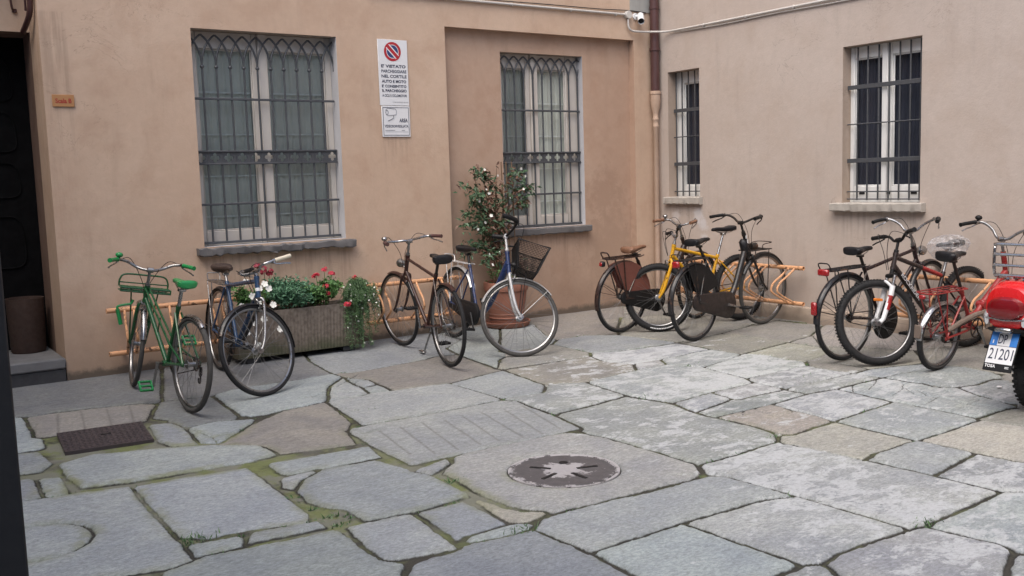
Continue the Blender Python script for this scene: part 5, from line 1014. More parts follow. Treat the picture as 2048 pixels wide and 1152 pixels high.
P += [(.05*math.cos(R(116)), b.rr+.09), (.07, b.rr+.055)]
for sg in (-1, 1): cg.prism(P, sg*.040, sg*.044, lambda x, y, z: (x, z, y))
M['coat'] = mat('reddish leatherette', (.20, .072, .054), .6, 0, .22, 14, .2, 90); b.o('coat_guard', cg, 'coat')
ks = MB(); ks.tube(spline([b.bb+np.array([-.06, .05, -.02]), b.bb+np.array([-.10, .07, -.14]), b.bb+np.array([-.15, .09, -.272])], 4), .009, 8); b.o('kickstand', ks, 'darkmetal')

# 6 yellow mountain bike
ye = paint('yellow enamel', (.58, .30, .012), .3, .12)
b = Bike('bicycle', 'yellow mountain bike with black saddle in the corner group', 7.537, 6.828, 3.051, .037, -.481, 1.036, .188, .965, .627, .283, -.018, .062, .335, .335, 71, .04)
b.wheel(False, .058, 'rim', 'rubber', True); w_ = b.wheel(True, .062, 'rim', 'rubber', True); b.frame('diamond', ye, .44, .415, .535, .0165, .018); b.fork(ye, ye, None, .0165)
b.bars('flat', 'steel', 'black', .545, 'steel', .125, True, None, 'black', .0165); b.saddle('blackleather', .27, .16, .055, 0, 'chrome', .44); b.crank(200, 'black', 'darkmetal', .168, .085); b.brake()
q = MB(); 
for k in range(15):
    a = R(250+3.0*k); rad = b.rf-.029; q.box((b.hub[0]+rad*math.cos(a), .0308, b.hub[2]+rad*math.sin(a)), (.0105, .002, .011), 0, Matrix.Rotation(-a, 3, 'Y'))
b.o('sidewall_lettering', q, 'white', w_, True)

# 7 black roadster
bk = paint('black enamel worn', (.014, .013, .014), .35, .35)
b = Bike('bicycle', 'black roadster with full chain case and front carrier, rightmost of the corner group', 6.368, 6.318, .132, -.021, -.106, 1.098, .104, .934, .751, .270, .118, .055, .355, .355, 68)
b.wheel(False, .037); b.wheel(True, .037, 'rim', 'rubbergrey'); b.frame('step', bk, .56, .42, .63, .015, .02); b.fork(bk); b.guard(False, 35, 190, bk, .054, .014, (150, 170), 'darkmetal'); b.guard(True, 28, 150, bk, .054, .014)
rb = mat('rusty black steel', (.020, .014, .013), .5, 0, .35, 12, .1, 60, 0, .22)
b.bars('north', 'darkmetal', 'black', .64, 'darkmetal', .13, True, None, 'darkmetal'); b.saddle('blackleather', .285, .17, .065, .03, 'darkmetal', .56); b.crank(-15, 'black', 'steel', .168, .09, 'darkmetal', True, .04, (.128, .075), rb); b.carrier(bk, -.23, .18)
b.rearlamp((-.245, 0, 2*b.rr+.015), (.035, .075, .06), 'red')
cg = MB(); Rg = b.rr-.008; P = [(Rg*math.cos(R(22+85*k/14)), b.rr+Rg*math.sin(R(22+85*k/14))) for k in range(15)]+[(-.03, b.rr+.12), (.12, b.rr+.07)]
for sg in (-1, 1): cg.prism(P, sg*.040, sg*.043, lambda x, y, z: (x, z, y))
b.o('coat_guard', cg, 'black')
d = MB(); q = b.bb+b.sd*.42
f_ = MB(); zc = 2*b.rf+.045; xa = b.ax(.68)[0]+.03
f_.tube([(xa, -.07, zc), (xa+.30, -.085, zc), (xa+.30, .085, zc), (xa, .07, zc)], .0055, 8, True)
for y in (-.04, 0, .04): f_.tube([(xa, y, zc), (xa+.30, y, zc)], .004, 6)
f_.tube(spline([(xa+.18, -.08, zc), (xa+.18, -.08, zc+.05), (xa+.30, -.085, zc+.065), (xa+.30, .085, zc+.065), (xa+.18, .08, zc+.05), (xa+.18, .08, zc)], 4), .0045, 6)
for sg in (-1, 1): f_.tube([(xa+.26, sg*.085, zc), b.hub+np.array([0, sg*.058, 0])], .0045, 6)
b.o('front_carrier', f_, 'darkmetal', None, True)
bg_ = MB(); bg_.box(b.ax(.50)+np.array([-.045, 0, -.02]), (.075, .085, .20), .03, Matrix.Rotation(-.35, 3, 'Y')); b.o('tool_bag', bg_, 'blackleather')
lb = MB(); lb.lathe([(.001, -.035), (.028, -.035), (.034, .02), (.034, .035), (.001, .038)], 18, (0, 0, 0), 'x'); cc_ = b.ax(.49)+np.array([.085, 0, 0]); lb.tf(lambda p: (p[0]+cc_[0], p[1], p[2]+cc_[2])); b.o('headlamp', lb, 'darkmetal', None, True)
dc = MB(); dc.box(b.ax(.60)+np.array([0, -.0195, 0]), (.016, .003, .035), 0); dc.box(b.ax(.545)+np.array([0, -.0195, 0]), (.016, .003, .05), 0); b.o('decal', dc, 'white')

# 8 black city bike by the pink wall
bc = paint('maroon black enamel', (.022, .012, .013), .3, .2)
b = Bike('bicycle', 'black city bicycle with red tail lamp, left of the white forked mountain bike', 6.535, 4.831, -.025, .018, .117, 1.127, .183, .900, .687, .280, .084, .088, .350, .350, 69)
b.wheel(False, .036); b.wheel(True, .036); b.frame('diamond', bc, .50, .40, .55); b.fork(bc); b.guard(False, 40, 182, blk, .052, .014, (150, 165), 'darkmetal'); b.guard(True, 30, 170, blk, .052, .014, (160,)); b.carrier(blk, -.25, .20, None, .062, .0055, 2)
b.bars('north', 'chrome', 'black', .56, 'steel', .125, True, None); b.saddle('blackleather', .265, .17, .065, 0, 'darkmetal', .50); b.crank(150, 'black', 'darkmetal'); b.lamp(.11, 'chrome', .042)
b.rearlamp((-.262, 0, 2*b.rr+.035), (.035, .10, .052)); b.rearlamp((-b.rr*.985-.028, 0, b.rr*1.32), (.03, .05, .105), 'red', 'mudguard_reflector')
dg_ = MB(); dg_.lathe([(.001, -.066), (.150, -.066), (.158, -.060), (.158, -.050)], 40, b.bb, 'y'); b.o('chain_guard', dg_, 'black')
rf_ = MB(); rf_.lathe([(.001, .058), (.026, .058), (.026, .050), (.001, .050)], 16, b.rh+np.array([.22, 0, .0])*0+np.array([.14, .0, b.rr*.82]), 'y')

# 9 mountain bike with white fork
mb_ = paint('dark bronze enamel', (.030, .021, .020), .32, .12); mred = paint('red enamel', (.30, .022, .022), .3, .15)
b = Bike('bicycle', 'dark mountain bike with white and red suspension fork and lettered down tube', 7.649, 4.447, 3.055, .034, -.42, 1.077, .205, .895, .673, .323, -.041, .052, .335, .335, 70, .04)
b.wheel(False, .054, 'rim', 'rubber', True); b.wheel(True, .060, 'rim', 'rubber', True, None, .024, ('orange', R(100))); fr_ = b.frame('diamond', mb_, .40, .44, .565, .0175, .0235)
tt = MB(); S_ = b.bb+b.sd*.37; q1 = b.ax(.535); tt.tube([S_*.96+q1*.04, S_*.55+q1*.45], .0183, 14); b.o('top_tube_band', tt, mred)
dv = b.bb-b.ax(.468); L_ = np.linalg.norm(dv); dv /= L_; up_ = np.cross((0, 1, 0), dv)
text_obj('frame_lettering', 'ROCKRIDER', .30, .032, b.ax(.468)+dv*.10+np.array([0, .0242, 0])-up_*.016, tuple(dv), tuple(up_), M['inklight'] if 'inklight' in M else 'white', b.e, .0008, .01)
f = MB(); t0 = b.rf+.05; cr = b.ax(t0)
f.tube([cr+np.array([0, -.062, 0]), cr+np.array([0, .062, 0])], .019, 12); f.tube([cr, b.ax(t0+.055)], .0175, 12); fo = b.o('fork', f, 'black', None, True)
f = MB()
for sg in (-1, 1): f.tube([cr+np.array([0, sg*.058, 0])+b.n*.0, b.ax(t0-.12)+np.array([0, sg*.058, 0])+b.n*.0], .0135, 12)
b.o('stanchions', f, 'chrome', fo, True)
f = MB()
for sg in (-1, 1):
    o1 = np.array([0, sg*.058, 0]); f.tube([b.ax(t0-.085)+o1, b.ax(t0-.16)+o1, b.ax(.03)+o1+b.n*.02, b.hub+o1], [.021, .0205, .0175, .017], 14)
f.tube(spline([b.ax(t0-.10)+np.array([0, -.058, 0]), b.ax(t0-.065)+b.n*.045+np.array([0, -.04, 0]), b.ax(t0-.058)+b.n*.05, b.ax(t0-.065)+b.n*.045+np.array([0, .04, 0]), b.ax(t0-.10)+np.array([0, .058, 0])], 4), .011, 8)
b.o('fork_lowers', f, 'white', fo, True)
f = MB(); o1 = np.array([0, .058, 0]); f.tube([b.ax(t0-.165)+o1, b.ax(t0-.28)+o1+b.n*.008], .0211, 14); b.o('fork_decal', f, mred, fo, True)
b.bars('flat', 'black', 'black', .575, 'black', .13, True, None, 'black', .0165); b.saddle('blackleather', .27, .155, .055, 0, 'steel', .40); b.crank(-40, 'black', 'darkmetal', .17, .09, 'darkmetal')
bgm = MB(); rs = random.Random(4); rings = []; c0 = np.array([b.sx, 0, b.sz])
for i in range(15):
    f_ = i/14; x = -.20+.42*f_; wv = .125*math.sin(PI*min(.97, max(.06, f_)))**.5; rg = []
    for k in range(28):
        a = 2*PI*k/28; j = 1+.11*rs.uniform(-1, 1); rg.append((c0[0]+x+.008*rs.uniform(-1, 1), wv*j*math.cos(a), c0[2]-.022+(.075 if math.sin(a) > 0 else .15)*j*math.sin(a)*(wv/.125)))
    rings.append(rg)
bgm.ring(rings); bagw = b.e.matrix_world
bgm.tf(lambda p: tuple(bagw @ Vector(p))); sc0 = bagw @ Vector(tuple(c0)); bgm.tf(lambda p: (p[0]-sc0[0], p[1]-sc0[1], p[2]-sc0[2]))
bo = obj('plastic_bag', bgm, 'bag', None, 'crumpled clear plastic bag wrapped over the mountain bike saddle', 'plastic bag', sharp=20); bo.location = sc0

# 10 red folding bike
rd = paint('red enamel worn', (.27, .024, .022), .35, .3); rdk = paint('dark red enamel', (.16, .015, .016), .4, .3)
b = Bike('bicycle', 'small-wheeled red folding bicycle with red carrier, left of the red scooter', 6.678, 4.120, -.038, .071, -.068, .983, .109, .890, .727, .273, .126, .089, .255, .255, 71, .03, .40, .28)
b.wheel(False, .042, 'rim', 'rubber', False, None, .024, None, 28, 'rubbergrey'); b.wheel(True, .042, 'rim', 'rubber', False, None, .024, None, 28, 'rubbergrey')
b.frame('fold', rd, .34, .33, .53); b.fork(rd); b.guard(True, 30, 170, 'chrome', .055, .014, (160,)); b.guard(False, 20, 178, 'chrome', .055, .014, (150,)); b.carrier(rd, -.23, .20, .61, .075, .0052, 2, False)
st = MB(); st.tube([b.ax(.52), b.ax(.62)], .0205, 14); b.o('steering_post', st, rd, None, True)
b.bars('north', 'steel', 'black', .60, 'steel', .13, True, ('black', 1)); b.saddle('blackleather', .26, .175, .075, -.03, 'darkmetal', .34); b.crank(-62, 'black', 'steel', .16, .08, 'darkmetal')
M['taupe'] = mat('grey brown plastic', (.17, .13, .105), .55, 0, .15, 20)
g = MB(); P = spline([b.rh+np.array([.02, -.055, .055]), b.bb*.5+b.rh*.5+np.array([0, -.058, .095]), b.bb+np.array([.02, -.06, .115]), b.bb+np.array([.11, -.06, .05]), b.bb+np.array([.118, -.06, -.02])], 6)
g.tube(P, [.012]+[.020]*(len(P)-2)+[.012], 8); b.o('chain_guard', g, 'taupe')
mf = MB(); mf.box((-.265, 0, .33), (.012, .055, .10), .004); b.o('mud_flap', mf, 'taupe')
q = MB(); q.box((-.24, 0, .585), (.02, .05, .03), .006); b.o('rear_lamp', q, 'red')
# ------------------------------------------------------------------ planting
rnd = random.Random(21)
def leaf(mb, p, d, up, L, Wd, fold=.25, curl=.2):
    d = np.array(d, float); d /= np.linalg.norm(d)+1e-9; s = np.cross(d, up); s /= np.linalg.norm(s)+1e-9; n = np.cross(s, d); p = np.array(p, float)
    m0 = p+d*L*.5-n*L*curl*.2; t = p+d*L-n*L*curl
    V = [p, p+d*L*.35+s*Wd*.5+n*Wd*fold, m0+s*Wd*.42+n*Wd*fold, t, m0-s*Wd*.42+n*Wd*fold, p+d*L*.35-s*Wd*.5+n*Wd*fold, m0]
    mb.add(V, [(0, 1, 2, 6), (6, 2, 3), (0, 6, 4, 5), (6, 3, 4)])
def rdir(zmin=-1, zmax=1):
    z = rnd.uniform(zmin, zmax); a = rnd.uniform(0, 2*PI); r = math.sqrt(max(0, 1-z*z)); return np.array([r*math.cos(a), r*math.sin(a), z])
def blooms(mt, parent, items):
    for c, n, r in items:
        mb = MB(); flower(mb, c, n, r, 5, .2); obj('bloom', mb, mt, parent)
def flower(mb, c, n, r, k=5, cup=.3):
    n = np.array(n, float); n /= np.linalg.norm(n); a = np.cross(n, (0, 0, 1.0)); a = a/(np.linalg.norm(a)+1e-9) if np.linalg.norm(a) > .05 else np.array([1.0, 0, 0]); b_ = np.cross(n, a)
    c = np.array(c, float)
    for i in range(k):
        t0 = 2*PI*(i-.48)/k; t1 = 2*PI*(i+.48)/k; tm = 2*PI*i/k; f = lambda t, q: c+(a*math.cos(t)+b_*math.sin(t))*r*q+n*r*cup*q
        mb.add([c, f(t0, .75), f((t0+tm)/2, 1.0), f(tm, .94), f((t1+tm)/2, 1.0), f(t1, .75)], [(0, 1, 2, 3), (0, 3, 4, 5)])
# trough with vertical ribs
TX0, TX1, TY0, TY1, TZ = 2.66, 3.86, 8.02, 8.335, .435
zt = -.005
tr = MB(); P = []
def rect_ring(i, z, ribs=0.0):
    x0, x1, y0, y1 = TX0+i, TX1-i, TY0+i, TY1-i; out = []
    nx, ny = 150, 30
    f = lambda k: ribs*(.5+.5*math.cos(k*PI*.5)) if ribs else 0.0
    for k in range(nx): out.append((x0+(x1-x0)*k/nx, y0-f(k), z))
    for k in range(ny): out.append((x1+f(k), y0+(y1-y0)*k/ny, z))
    for k in range(nx): out.append((x1-(x1-x0)*k/nx, y1+f(k), z))
    for k in range(ny): out.append((x0-f(k), y1-(y1-y0)*k/ny, z))
    return out
tr.ring([rect_ring(.03, zt+.045), rect_ring(.022, zt+.05, .006), rect_ring(.006, TZ-.035, .006), rect_ring(.004, TZ-.022, .001), rect_ring(.004, TZ), rect_ring(.026, TZ), rect_ring(.03, TZ-.05), rect_ring(.03, TZ-.06)])
t = NT('weathered concrete trough'); p = t.pos(); z = t.n('SeparateXYZ', {'Vector': p}).outputs['Z']
c = t.mix(t.noise(t.mapv(p, (6, 6, 1.2)), 2.5, 6, .65), (.135, .112, .092), (.255, .215, .178)); c = t.mix(t.ramp(t.noise(p, 30, 4), .35, .7, 0, .6), c, (.075, .055, .042))
gm = t.ramp(t.math('ADD', z, t.math('MULTIPLY', t.noise(p, 5, 6, .7), .4)), .22, .42, .8, 0.0); c = t.mix(gm, c, (.055, .065, .03)); t.P(Base_Color=c, Roughness=.9); t.bump(t.noise(p, 70, 5, .6), .5, .006)
tro = obj('flower_trough', tr, t.m, None, 'long weathered ribbed trough full of flowers against the peach wall', 'planter', sharp=50)
for x in (TX0+.15, TX1-.15): fm = MB(); fm.box((x, (TY0+TY1)/2, zt+.022), (.12, .24, .05), .005); obj('foot', fm, 'iron', tro)  # dark colour on the feet imitates the shadow gap under the trough
so_ = MB(); so_.box(((TX0+TX1)/2, (TY0+TY1)/2, TZ-.075), (TX1-TX0-.062, TY1-TY0-.062, .05), .01); obj('soil', so_, 'soil', tro)
def bush(loc, label, n, rad, h, mt, L, Wd, cat='plant', clumps=9, sq=1.0):
    e = empty('flowering_plant', loc, label, cat, 'plants in the flower trough'); st = MB(); lf = MB(); tips = []
    for k in range(clumps):
        a = rnd.uniform(0, 2*PI); q = math.sqrt(rnd.random()); tip = np.array([rad*q*math.cos(a), rad*q*math.sin(a)*sq, h*(rnd.uniform(.55, 1.0)*(1-.35*q))]); tips.append(tip)
        st.tube(spline([(tip[0]*.15, tip[1]*.15, -.04), tip*.5+np.array([0, 0, h*.12]), tip], 3), [.004]*6+[.0022], 5)
    obj('stems', st, 'wood', e)
    for i in range(n):
        tp = tips[rnd.randrange(len(tips))]; f = rnd.uniform(.3, 1.05)**.6; c_ = tp*f+rdir()*np.array([rad*.30, rad*.30*sq, h*.22])*rnd.random()
        if c_[2] < -.12: continue
        d = rdir(-.5, .9)+tp*.4; leaf(lf, c_, d, rdir(.2, 1), L*rnd.uniform(.6, 1.25), Wd*rnd.uniform(.6, 1.2), .2, rnd.uniform(-.2, .5))
    obj('leaves', lf, mt, e)
    return e, tips
cy = (TY0+TY1)/2-.02
# white petunias at the left end
e, tips = bush((2.82, cy-.02, TZ-.03), 'white petunia plant at the left end of the trough', 650, .20, .27, 'leaflight', .045, .022, 'plant', 11, .9)
fl = []
for p_ in [(-.05, -.12, .30), (-.01, -.15, .18), (.11, -.13, .27), (.14, -.14, .23), (.03, -.17, .12), (.16, -.17, .09), (.05, -.16, .24), (-.11, -.16, .10), (-.02, -.20, -.04), (.06, -.20, -.02), (.20, -.20, -.12), (-.09, -.19, -.12), (.0, -.19, -.24)]: fl.append((p_, (rnd.uniform(-.3, .2), -1, rnd.uniform(.0, .7)), .031))
blooms('petalwhite', e, fl)
# crimson geranium behind
e, tips = bush((3.00, cy+.06, TZ-.03), 'tall crimson geranium behind the white petunias', 130, .10, .28, 'leaf', .05, .045, 'plant', 5)
fl = MB(); s_ = MB()
for (x, y, z_, r_) in ((-.06, -.02, .40, .045), (.0, -.03, .37, .055), (.05, -.02, .345, .045)):
    s_.tube([(x*.3, y, .0), (x, y, z_)], .003, 5)
    fl = MB()
    for k in range(14): d = rdir(-.6, 1); flower(fl, np.array([x, y, z_])+d*r_*rnd.uniform(.2, .9), d+np.array([0, -.5, .2]), rnd.uniform(.012, .018), 5, .15)
    obj('flower_head', fl, 'petalcrimson', e)
obj('flower_stalks', s_, 'wood', e)
# soft grey-green mound
e, tips = bush((3.19, cy-.03, TZ-.03), 'dense soft green leafy mound in the middle of the trough', 3600, .29, .33, 'leafblue', .040, .019, 'plant', 36, .60)
# red geranium
e, tips = bush((3.52, cy-.02, TZ-.03), 'red geranium with bright scarlet flower heads, right part of the trough', 1500, .23, .27, 'leaflight', .040, .030, 'plant', 16, .75)
fl = MB(); s_ = MB()
for (x, y, z_, r_) in ((-.07, -.02, .29, .042), (.03, .02, .335, .045), (.09, .0, .30, .035), (.0, -.08, .20, .042), (.30, -.04, .245, .052), (.15, -.17, .03, .042), (-.01, -.12, .135, .026)):
    s_.tube(spline([(x*.4, y*.3, -.02), (x*.8, y*.8, z_*.6), (x, y, z_)], 3), .003, 5)
    fl = MB()
    for k in range(15): d = rdir(-.6, 1); flower(fl, np.array([x, y, z_])+d*np.array([.95, .95, .6])*r_*rnd.uniform(.2, .85), d+np.array([0, -.5, .2]), rnd.uniform(.012, .019), 5, .15)
    obj('flower_head', fl, 'petalred', e)
obj('flower_stalks', s_, 'leaflight', e)
# trailing fine plant with tiny white flowers
e = empty('flowering_plant', (3.78, TY0+.08, TZ-.02), 'feathery trailing plant with tiny white flowers spilling over the right end of the trough', 'plant', 'plants in the flower trough')
lf = MB(); st = MB(); fl = MB()
for k in range(150):
    a = rnd.uniform(-2.6, .55); out = rnd.uniform(.06, .24); h0 = rnd.uniform(.02, .24)
    drop = rnd.uniform(.05, .52) if rnd.random() < .45 else rnd.uniform(-.15, .02)
    x, y = math.cos(a), math.sin(a); reach = out*(.7 if y < -.5 else 1)
    if y > 0: drop = min(drop, .1)
    P = spline([(rnd.uniform(-.14, .10), rnd.uniform(-.03, .1), -.02), (x*reach*.55, y*reach*.55, h0), (x*reach, y*reach, h0*.3-drop*.35), (x*reach*1.08, y*reach*1.02, -drop+h0*.2)], 6)
    P = [np.array([q[0], min(q[1], TY1-TY0-.06), max(q[2], -TZ+.06)]) for q in P]
    st.tube(P, .0014, 3, False, False)
    for q in P[3:]:
        for j in range(6): leaf(lf, q+rdir()*.014, rdir(-.8, .6), rdir(.1, 1), rnd.uniform(.018, .034), .0055, .1, .3)
    for q in P[6:]:
        if rnd.random() < .07: flower(fl, q+rdir()*.02, rdir(-.2, 1)+np.array([0, -.8, 0]), .0095, 5, .1)
obj('stems', st, 'leaffine', e); obj('leaves', lf, 'leaffine', e); obj('blooms', fl, 'petalwhite', e)

# terracotta pot and climber
PC = (5.575, 8.235); pz = gz(*PC)-.004
pt = MB(); pt.lathe([(.001, .03), (.165, .03), (.172, .05), (.212, .36), (.213, .375), (.226, .38), (.230, .40), (.230, .455), (.224, .468), (.208, .468), (.202, .44), (.001, .435)], 56)
pt.lathe([(.1755, .085), (.183, .092), (.186, .102), (.1795, .11)], 56); pt.lathe([(.180, .13), (.187, .137), (.186, .146), (.184, .15)], 56)
po = obj('terracotta_pot', pt, 'terracotta', None, 'large terracotta pot on a saucer below the second window', 'pot'); po.location = (*PC, pz)
sa = MB(); sa.lathe([(.001, .0), (.205, .0), (.225, .012), (.245, .055), (.242, .062), (.232, .060), (.215, .022), (.001, .02)], 56); obj('saucer', sa, 'terracotta', po)
so_ = MB(); so_.lathe([(.001, .448), (.12, .45), (.203, .442)], 30); obj('soil', so_, 'soil', po)
cl = empty('climbing_plant', (*PC, pz+.44), 'climbing shrub with dark leaves and a few cream flowers growing in the terracotta pot', 'plant')
st = MB(); lf = MB(); fl = []; nodes = []
for k in range(9):
    x0 = rnd.uniform(-.10, .12); y0_ = rnd.uniform(-.08, .10)
    x1 = rnd.uniform(-.34, .16); hh = rnd.uniform(.65, 1.22)
    P = spline([(x0, y0_, 0), (x0*.7+x1*.25+rnd.uniform(-.05, .05), y0_*.7+.05, hh*.35), (x1*.65+rnd.uniform(-.05, .05), .08+rnd.uniform(-.06, .04), hh*.7), (x1, .06+rnd.uniform(-.10, .05), hh)], 7)
    st.tube(P, list(np.linspace(.0065, .0025, len(P))), 6); nodes += P[6:]
for z0_, x1, y1_, z1_ in ((.30, -.42, .05, .42), (.42, -.34, .0, .60), (.62, -.40, .04, .86), (.7, -.38, .0, .92), (.75, .22, -.05, .82), (.85, .30, .0, .95), (.25, -.30, -.05, .26), (.15, .05, -.16, .20), (.55, -.52, .02, .62), (.80, -.50, .06, 1.02), (.85, .36, .02, 1.0), (.30, -.54, .02, .36), (.95, -.30, .04, 1.16), (.95, .20, .02, 1.14), (.6, -.46, .0, .74)):
    P = spline([(x1*.1, .04, z0_), (x1*.6, y1_, (z0_+z1_)/2+.05), (x1, y1_-.04, z1_)], 6); st.tube(P, list(np.linspace(.004, .002, len(P))), 5); nodes += P[3:]*2
for x in (.06, .12, .19): st.tube([(x, .07, 0), (x+.01, .12, 1.25)], .006, 6)
M['dryleaf'] = leafmat('bronze young leaf', (.080, .040, .025), (.125, .065, .04)); dl = MB()
for i in range(1600):
    q = nodes[rnd.randrange(len(nodes))]; c_ = q+rdir()*rnd.uniform(0, .085)
    zf = c_[2]/1.2
    if zf < .15 and rnd.random() < .5: continue
    if c_[1] > .225: c_[1] = .225
    core = abs(c_[0]) < .2 and rnd.random() < .5
    leaf(dl if core or rnd.random() < .08 else lf, c_, rdir(-.9, .5)+np.array([0, -.4, 0]), rdir(.0, 1)+np.array([0, -.4, .3]), rnd.uniform(.042, .078), rnd.uniform(.020, .034), .18, rnd.uniform(0, .5))
for i in range(26):
    q = nodes[rnd.randrange(len(nodes))]; fl.append((q+rdir()*.06+np.array([0, -.04, 0]), (rnd.uniform(-.6, .4), -1, rnd.uniform(-.2, .7)), rnd.uniform(.010, .019)))
obj('stems', st, 'wood', cl); obj('leaves', lf, 'leaf', cl); obj('young_leaves', dl, 'dryleaf', cl); blooms('petalwhite', cl, fl)
# low sprig plants at the back of the pot
lf = MB()
for i in range(170):
    a = rnd.uniform(0, 2*PI); r_ = rnd.uniform(.02, .19); c_ = np.array([r_*math.cos(a), r_*math.sin(a), rnd.uniform(.0, .16)]); leaf(lf, c_, rdir(-.2, 1), rdir(.1, 1), .04, .018)
sp_ = empty('pot_undergrowth', (*PC, pz+.445), 'low leafy undergrowth on the soil of the terracotta pot', 'plant'); obj('leaves', lf, 'leaflight', sp_)

# weeds in the joints
wd = MB()
WEED = [(3.85, 2.40, .035), (3.87, 2.44, .025), (4.58, 5.04, .035), (5.54, 5.60, .03), (1.18, 4.36, .04), (1.20, 4.31, .035), (4.47, 3.81, .025), (2.42, 3.49, .04), (5.88, 4.7, .025), (2.86, 6.01, .025), (2.54, 4.33, .025)]
for (x, y, h_) in WEED:
    for k in range(26):
        q = np.array([x+rnd.gauss(0, .05), y+rnd.gauss(0, .02), gz(x, y)-.012]); leaf(wd, q, np.array([rnd.gauss(0, .5), rnd.gauss(0, .5), 1.0]), rdir(-.3, .3), h_*rnd.uniform(.5, 1.2), .006, .1, rnd.uniform(0, .6))
for (x, y, z0_) in JOINTS:
    h_ = rnd.choice((.008, .012, .016, .026))
    for k in range(9):
        q = np.array([x+rnd.gauss(0, .018), y+rnd.gauss(0, .009), z0_-.006]); leaf(wd, q, np.array([rnd.gauss(0, .7), rnd.gauss(0, .7), .8]), rdir(-.3, .3), h_*rnd.uniform(.6, 1.3), h_*.34, .1, rnd.uniform(0, .6))
obj('joint_weeds', wd, 'leaffine', None, kind='stuff')
cpm = MB(); cpm.lathe([(.001, .006), (.012, .0065), (.016, .004), (.0165, 0), (.001, 0)], 18); co_ = obj('bottle_cap', cpm, 'white', None, 'small pale bottle cap lying beside the scooter tyre', 'bottle cap'); co_.location = (6.46, 3.52, gz(6.46, 3.52)+.006)

# ------------------------------------------------------------------ red scooter (heads towards the pink wall)
SX, SY = 6.12, 3.085; sz_ = gz(SX, SY)
M['scooterred'] = mat('glossy red scooter paint', (.62, .014, .016), .22, 0, .06, 10, 0, 0, .8)
M['lampred'] = mat('tail lamp lens', (.17, .003, .006), .10, 0, .1, 30, 0, 0, .8)
sco = empty('scooter', (SX, SY, sz_), 'red scooter seen from behind with chrome rack and number plate, at the right edge', 'scooter')
def ring_(x, hw, z0, z1, p=2.6, n=28, yc=0.0):
    out = []
    for k in range(n):
        a = 2*PI*k/n; ca, sa = math.cos(a), math.sin(a); out.append((x, yc+hw*np.sign(ca)*abs(ca)**(2/p), (z0+z1)/2+(z1-z0)/2*np.sign(sa)*abs(sa)**(2/p)))
    return out
bd = MB(); bd.ring([ring_(-.405, .095, .575, .765), ring_(-.395, .128, .545, .800), ring_(-.35, .152, .520, .830), ring_(-.26, .172, .50, .845), ring_(-.10, .182, .45, .825), ring_(.10, .180, .40, .785), ring_(.28, .165, .32, .76), ring_(.40, .15, .26, .70), ring_(.46, .13, .25, .60)])
obj('rear_body', bd, 'scooterred', sco)
sk = MB(); sk.ring([ring_(-.41, .11, .530, .560), ring_(-.30, .160, .50, .545), ring_(-.10, .175, .46, .52)]); obj('lower_trim', sk, 'black', sco)
st = MB(); st.ring([ring_(-.10, .08, .775, .80), ring_(-.05, .12, .77, .83), ring_(.06, .15, .775, .85), ring_(.25, .145, .775, .85), ring_(.42, .10, .76, .82), ring_(.46, .05, .76, .79)]); obj('seat', st, 'blackleather', sco)
tl = MB(); tl.ring([ring_(-.448, .070, .630, .715), ring_(-.438, .098, .612, .735), ring_(-.385, .118, .60, .75)]); obj('tail_lamp', tl, 'lampred', sco)
tlc = MB(); tlc.tube([(-.412, -.118, .612), (-.425, 0, .604), (-.412, .118, .612)], .006, 8); obj('lamp_trim', tlc, 'chrome', sco)
for sg in (-1, 1):
    q = MB(); q.ring([ring_(-.415, .012, .570, .625, 2.2, 16, sg*.112), ring_(-.385, .022, .562, .645, 2.2, 16, sg*.128), ring_(-.32, .022, .565, .64, 2.2, 16, sg*.146)]); obj('turn_signal', q, 'lens', sco)
pl_ = MB(); pl_.box((-.42, 0, .545), (.05, .10, .028), .008); obj('plate_light', pl_, 'chrome', sco)
# licence plate on its holder
PW, PH = .165, .212; rt = np.array([0, -1.0, 0]); tilt_ = R(26); upv = np.array([math.sin(tilt_), 0, math.cos(tilt_)]); nv = np.cross(rt, upv); pc_ = np.array([-.415, .01, .425])
hd_ = MB(); Rm = Matrix(((nv[0], rt[0], upv[0]), (nv[1], rt[1], upv[1]), (nv[2], rt[2], upv[2])))
hd_.box(pc_-upv*.018, (.008, PW+.014, PH+.035), .004, Rm); ho_ = obj('number_plate', hd_, 'black', sco)
def prect(name, u0, u1, v0, v1, mt, dz):
    mb = MB(); o_ = pc_+nv*(.0042+dz); mb.add([o_+rt*u0+upv*v0, o_+rt*u1+upv*v0, o_+rt*u1+upv*v1, o_+rt*u0+upv*v1], [(0, 1, 2, 3)]); return obj(name, mb, mt, ho_)
prect('plate_face', -PW/2, PW/2, -PH/2+.012, PH/2, 'white', .0006)
M['plateblue'] = mat('plate blue', (.035, .19, .56), .4, 0, .05, 20)
prect('blue_band', -PW/2, -PW/2+.044, .02, PH/2, 'plateblue', .0012); prect('blue_band', PW/2-.044, PW/2, .02, PH/2, 'plateblue', .0012); prect('divider', -PW/2, PW/2, .017, .020, 'ink', .0014)
def ptext(s_, u0, v0, w, h_, mt, bold=.0): text_obj('plate_lettering', s_, w, h_, pc_+nv*.0055+rt*u0+upv*v0, rt, upv, mt, ho_, .0008, bold)
ptext('DP', -.034, .033, .052, .060, 'ink', .004); ptext('21201', -.072, -.068, .146, .070, 'ink', .004); ptext('I', -.066, .032, .006, .022, 'white', .01); ptext('TOSA', -.078, -.1215, .066, .020, 'white', .03); ptext('=', .045, -.1195, .025, .012, 'white', .01)
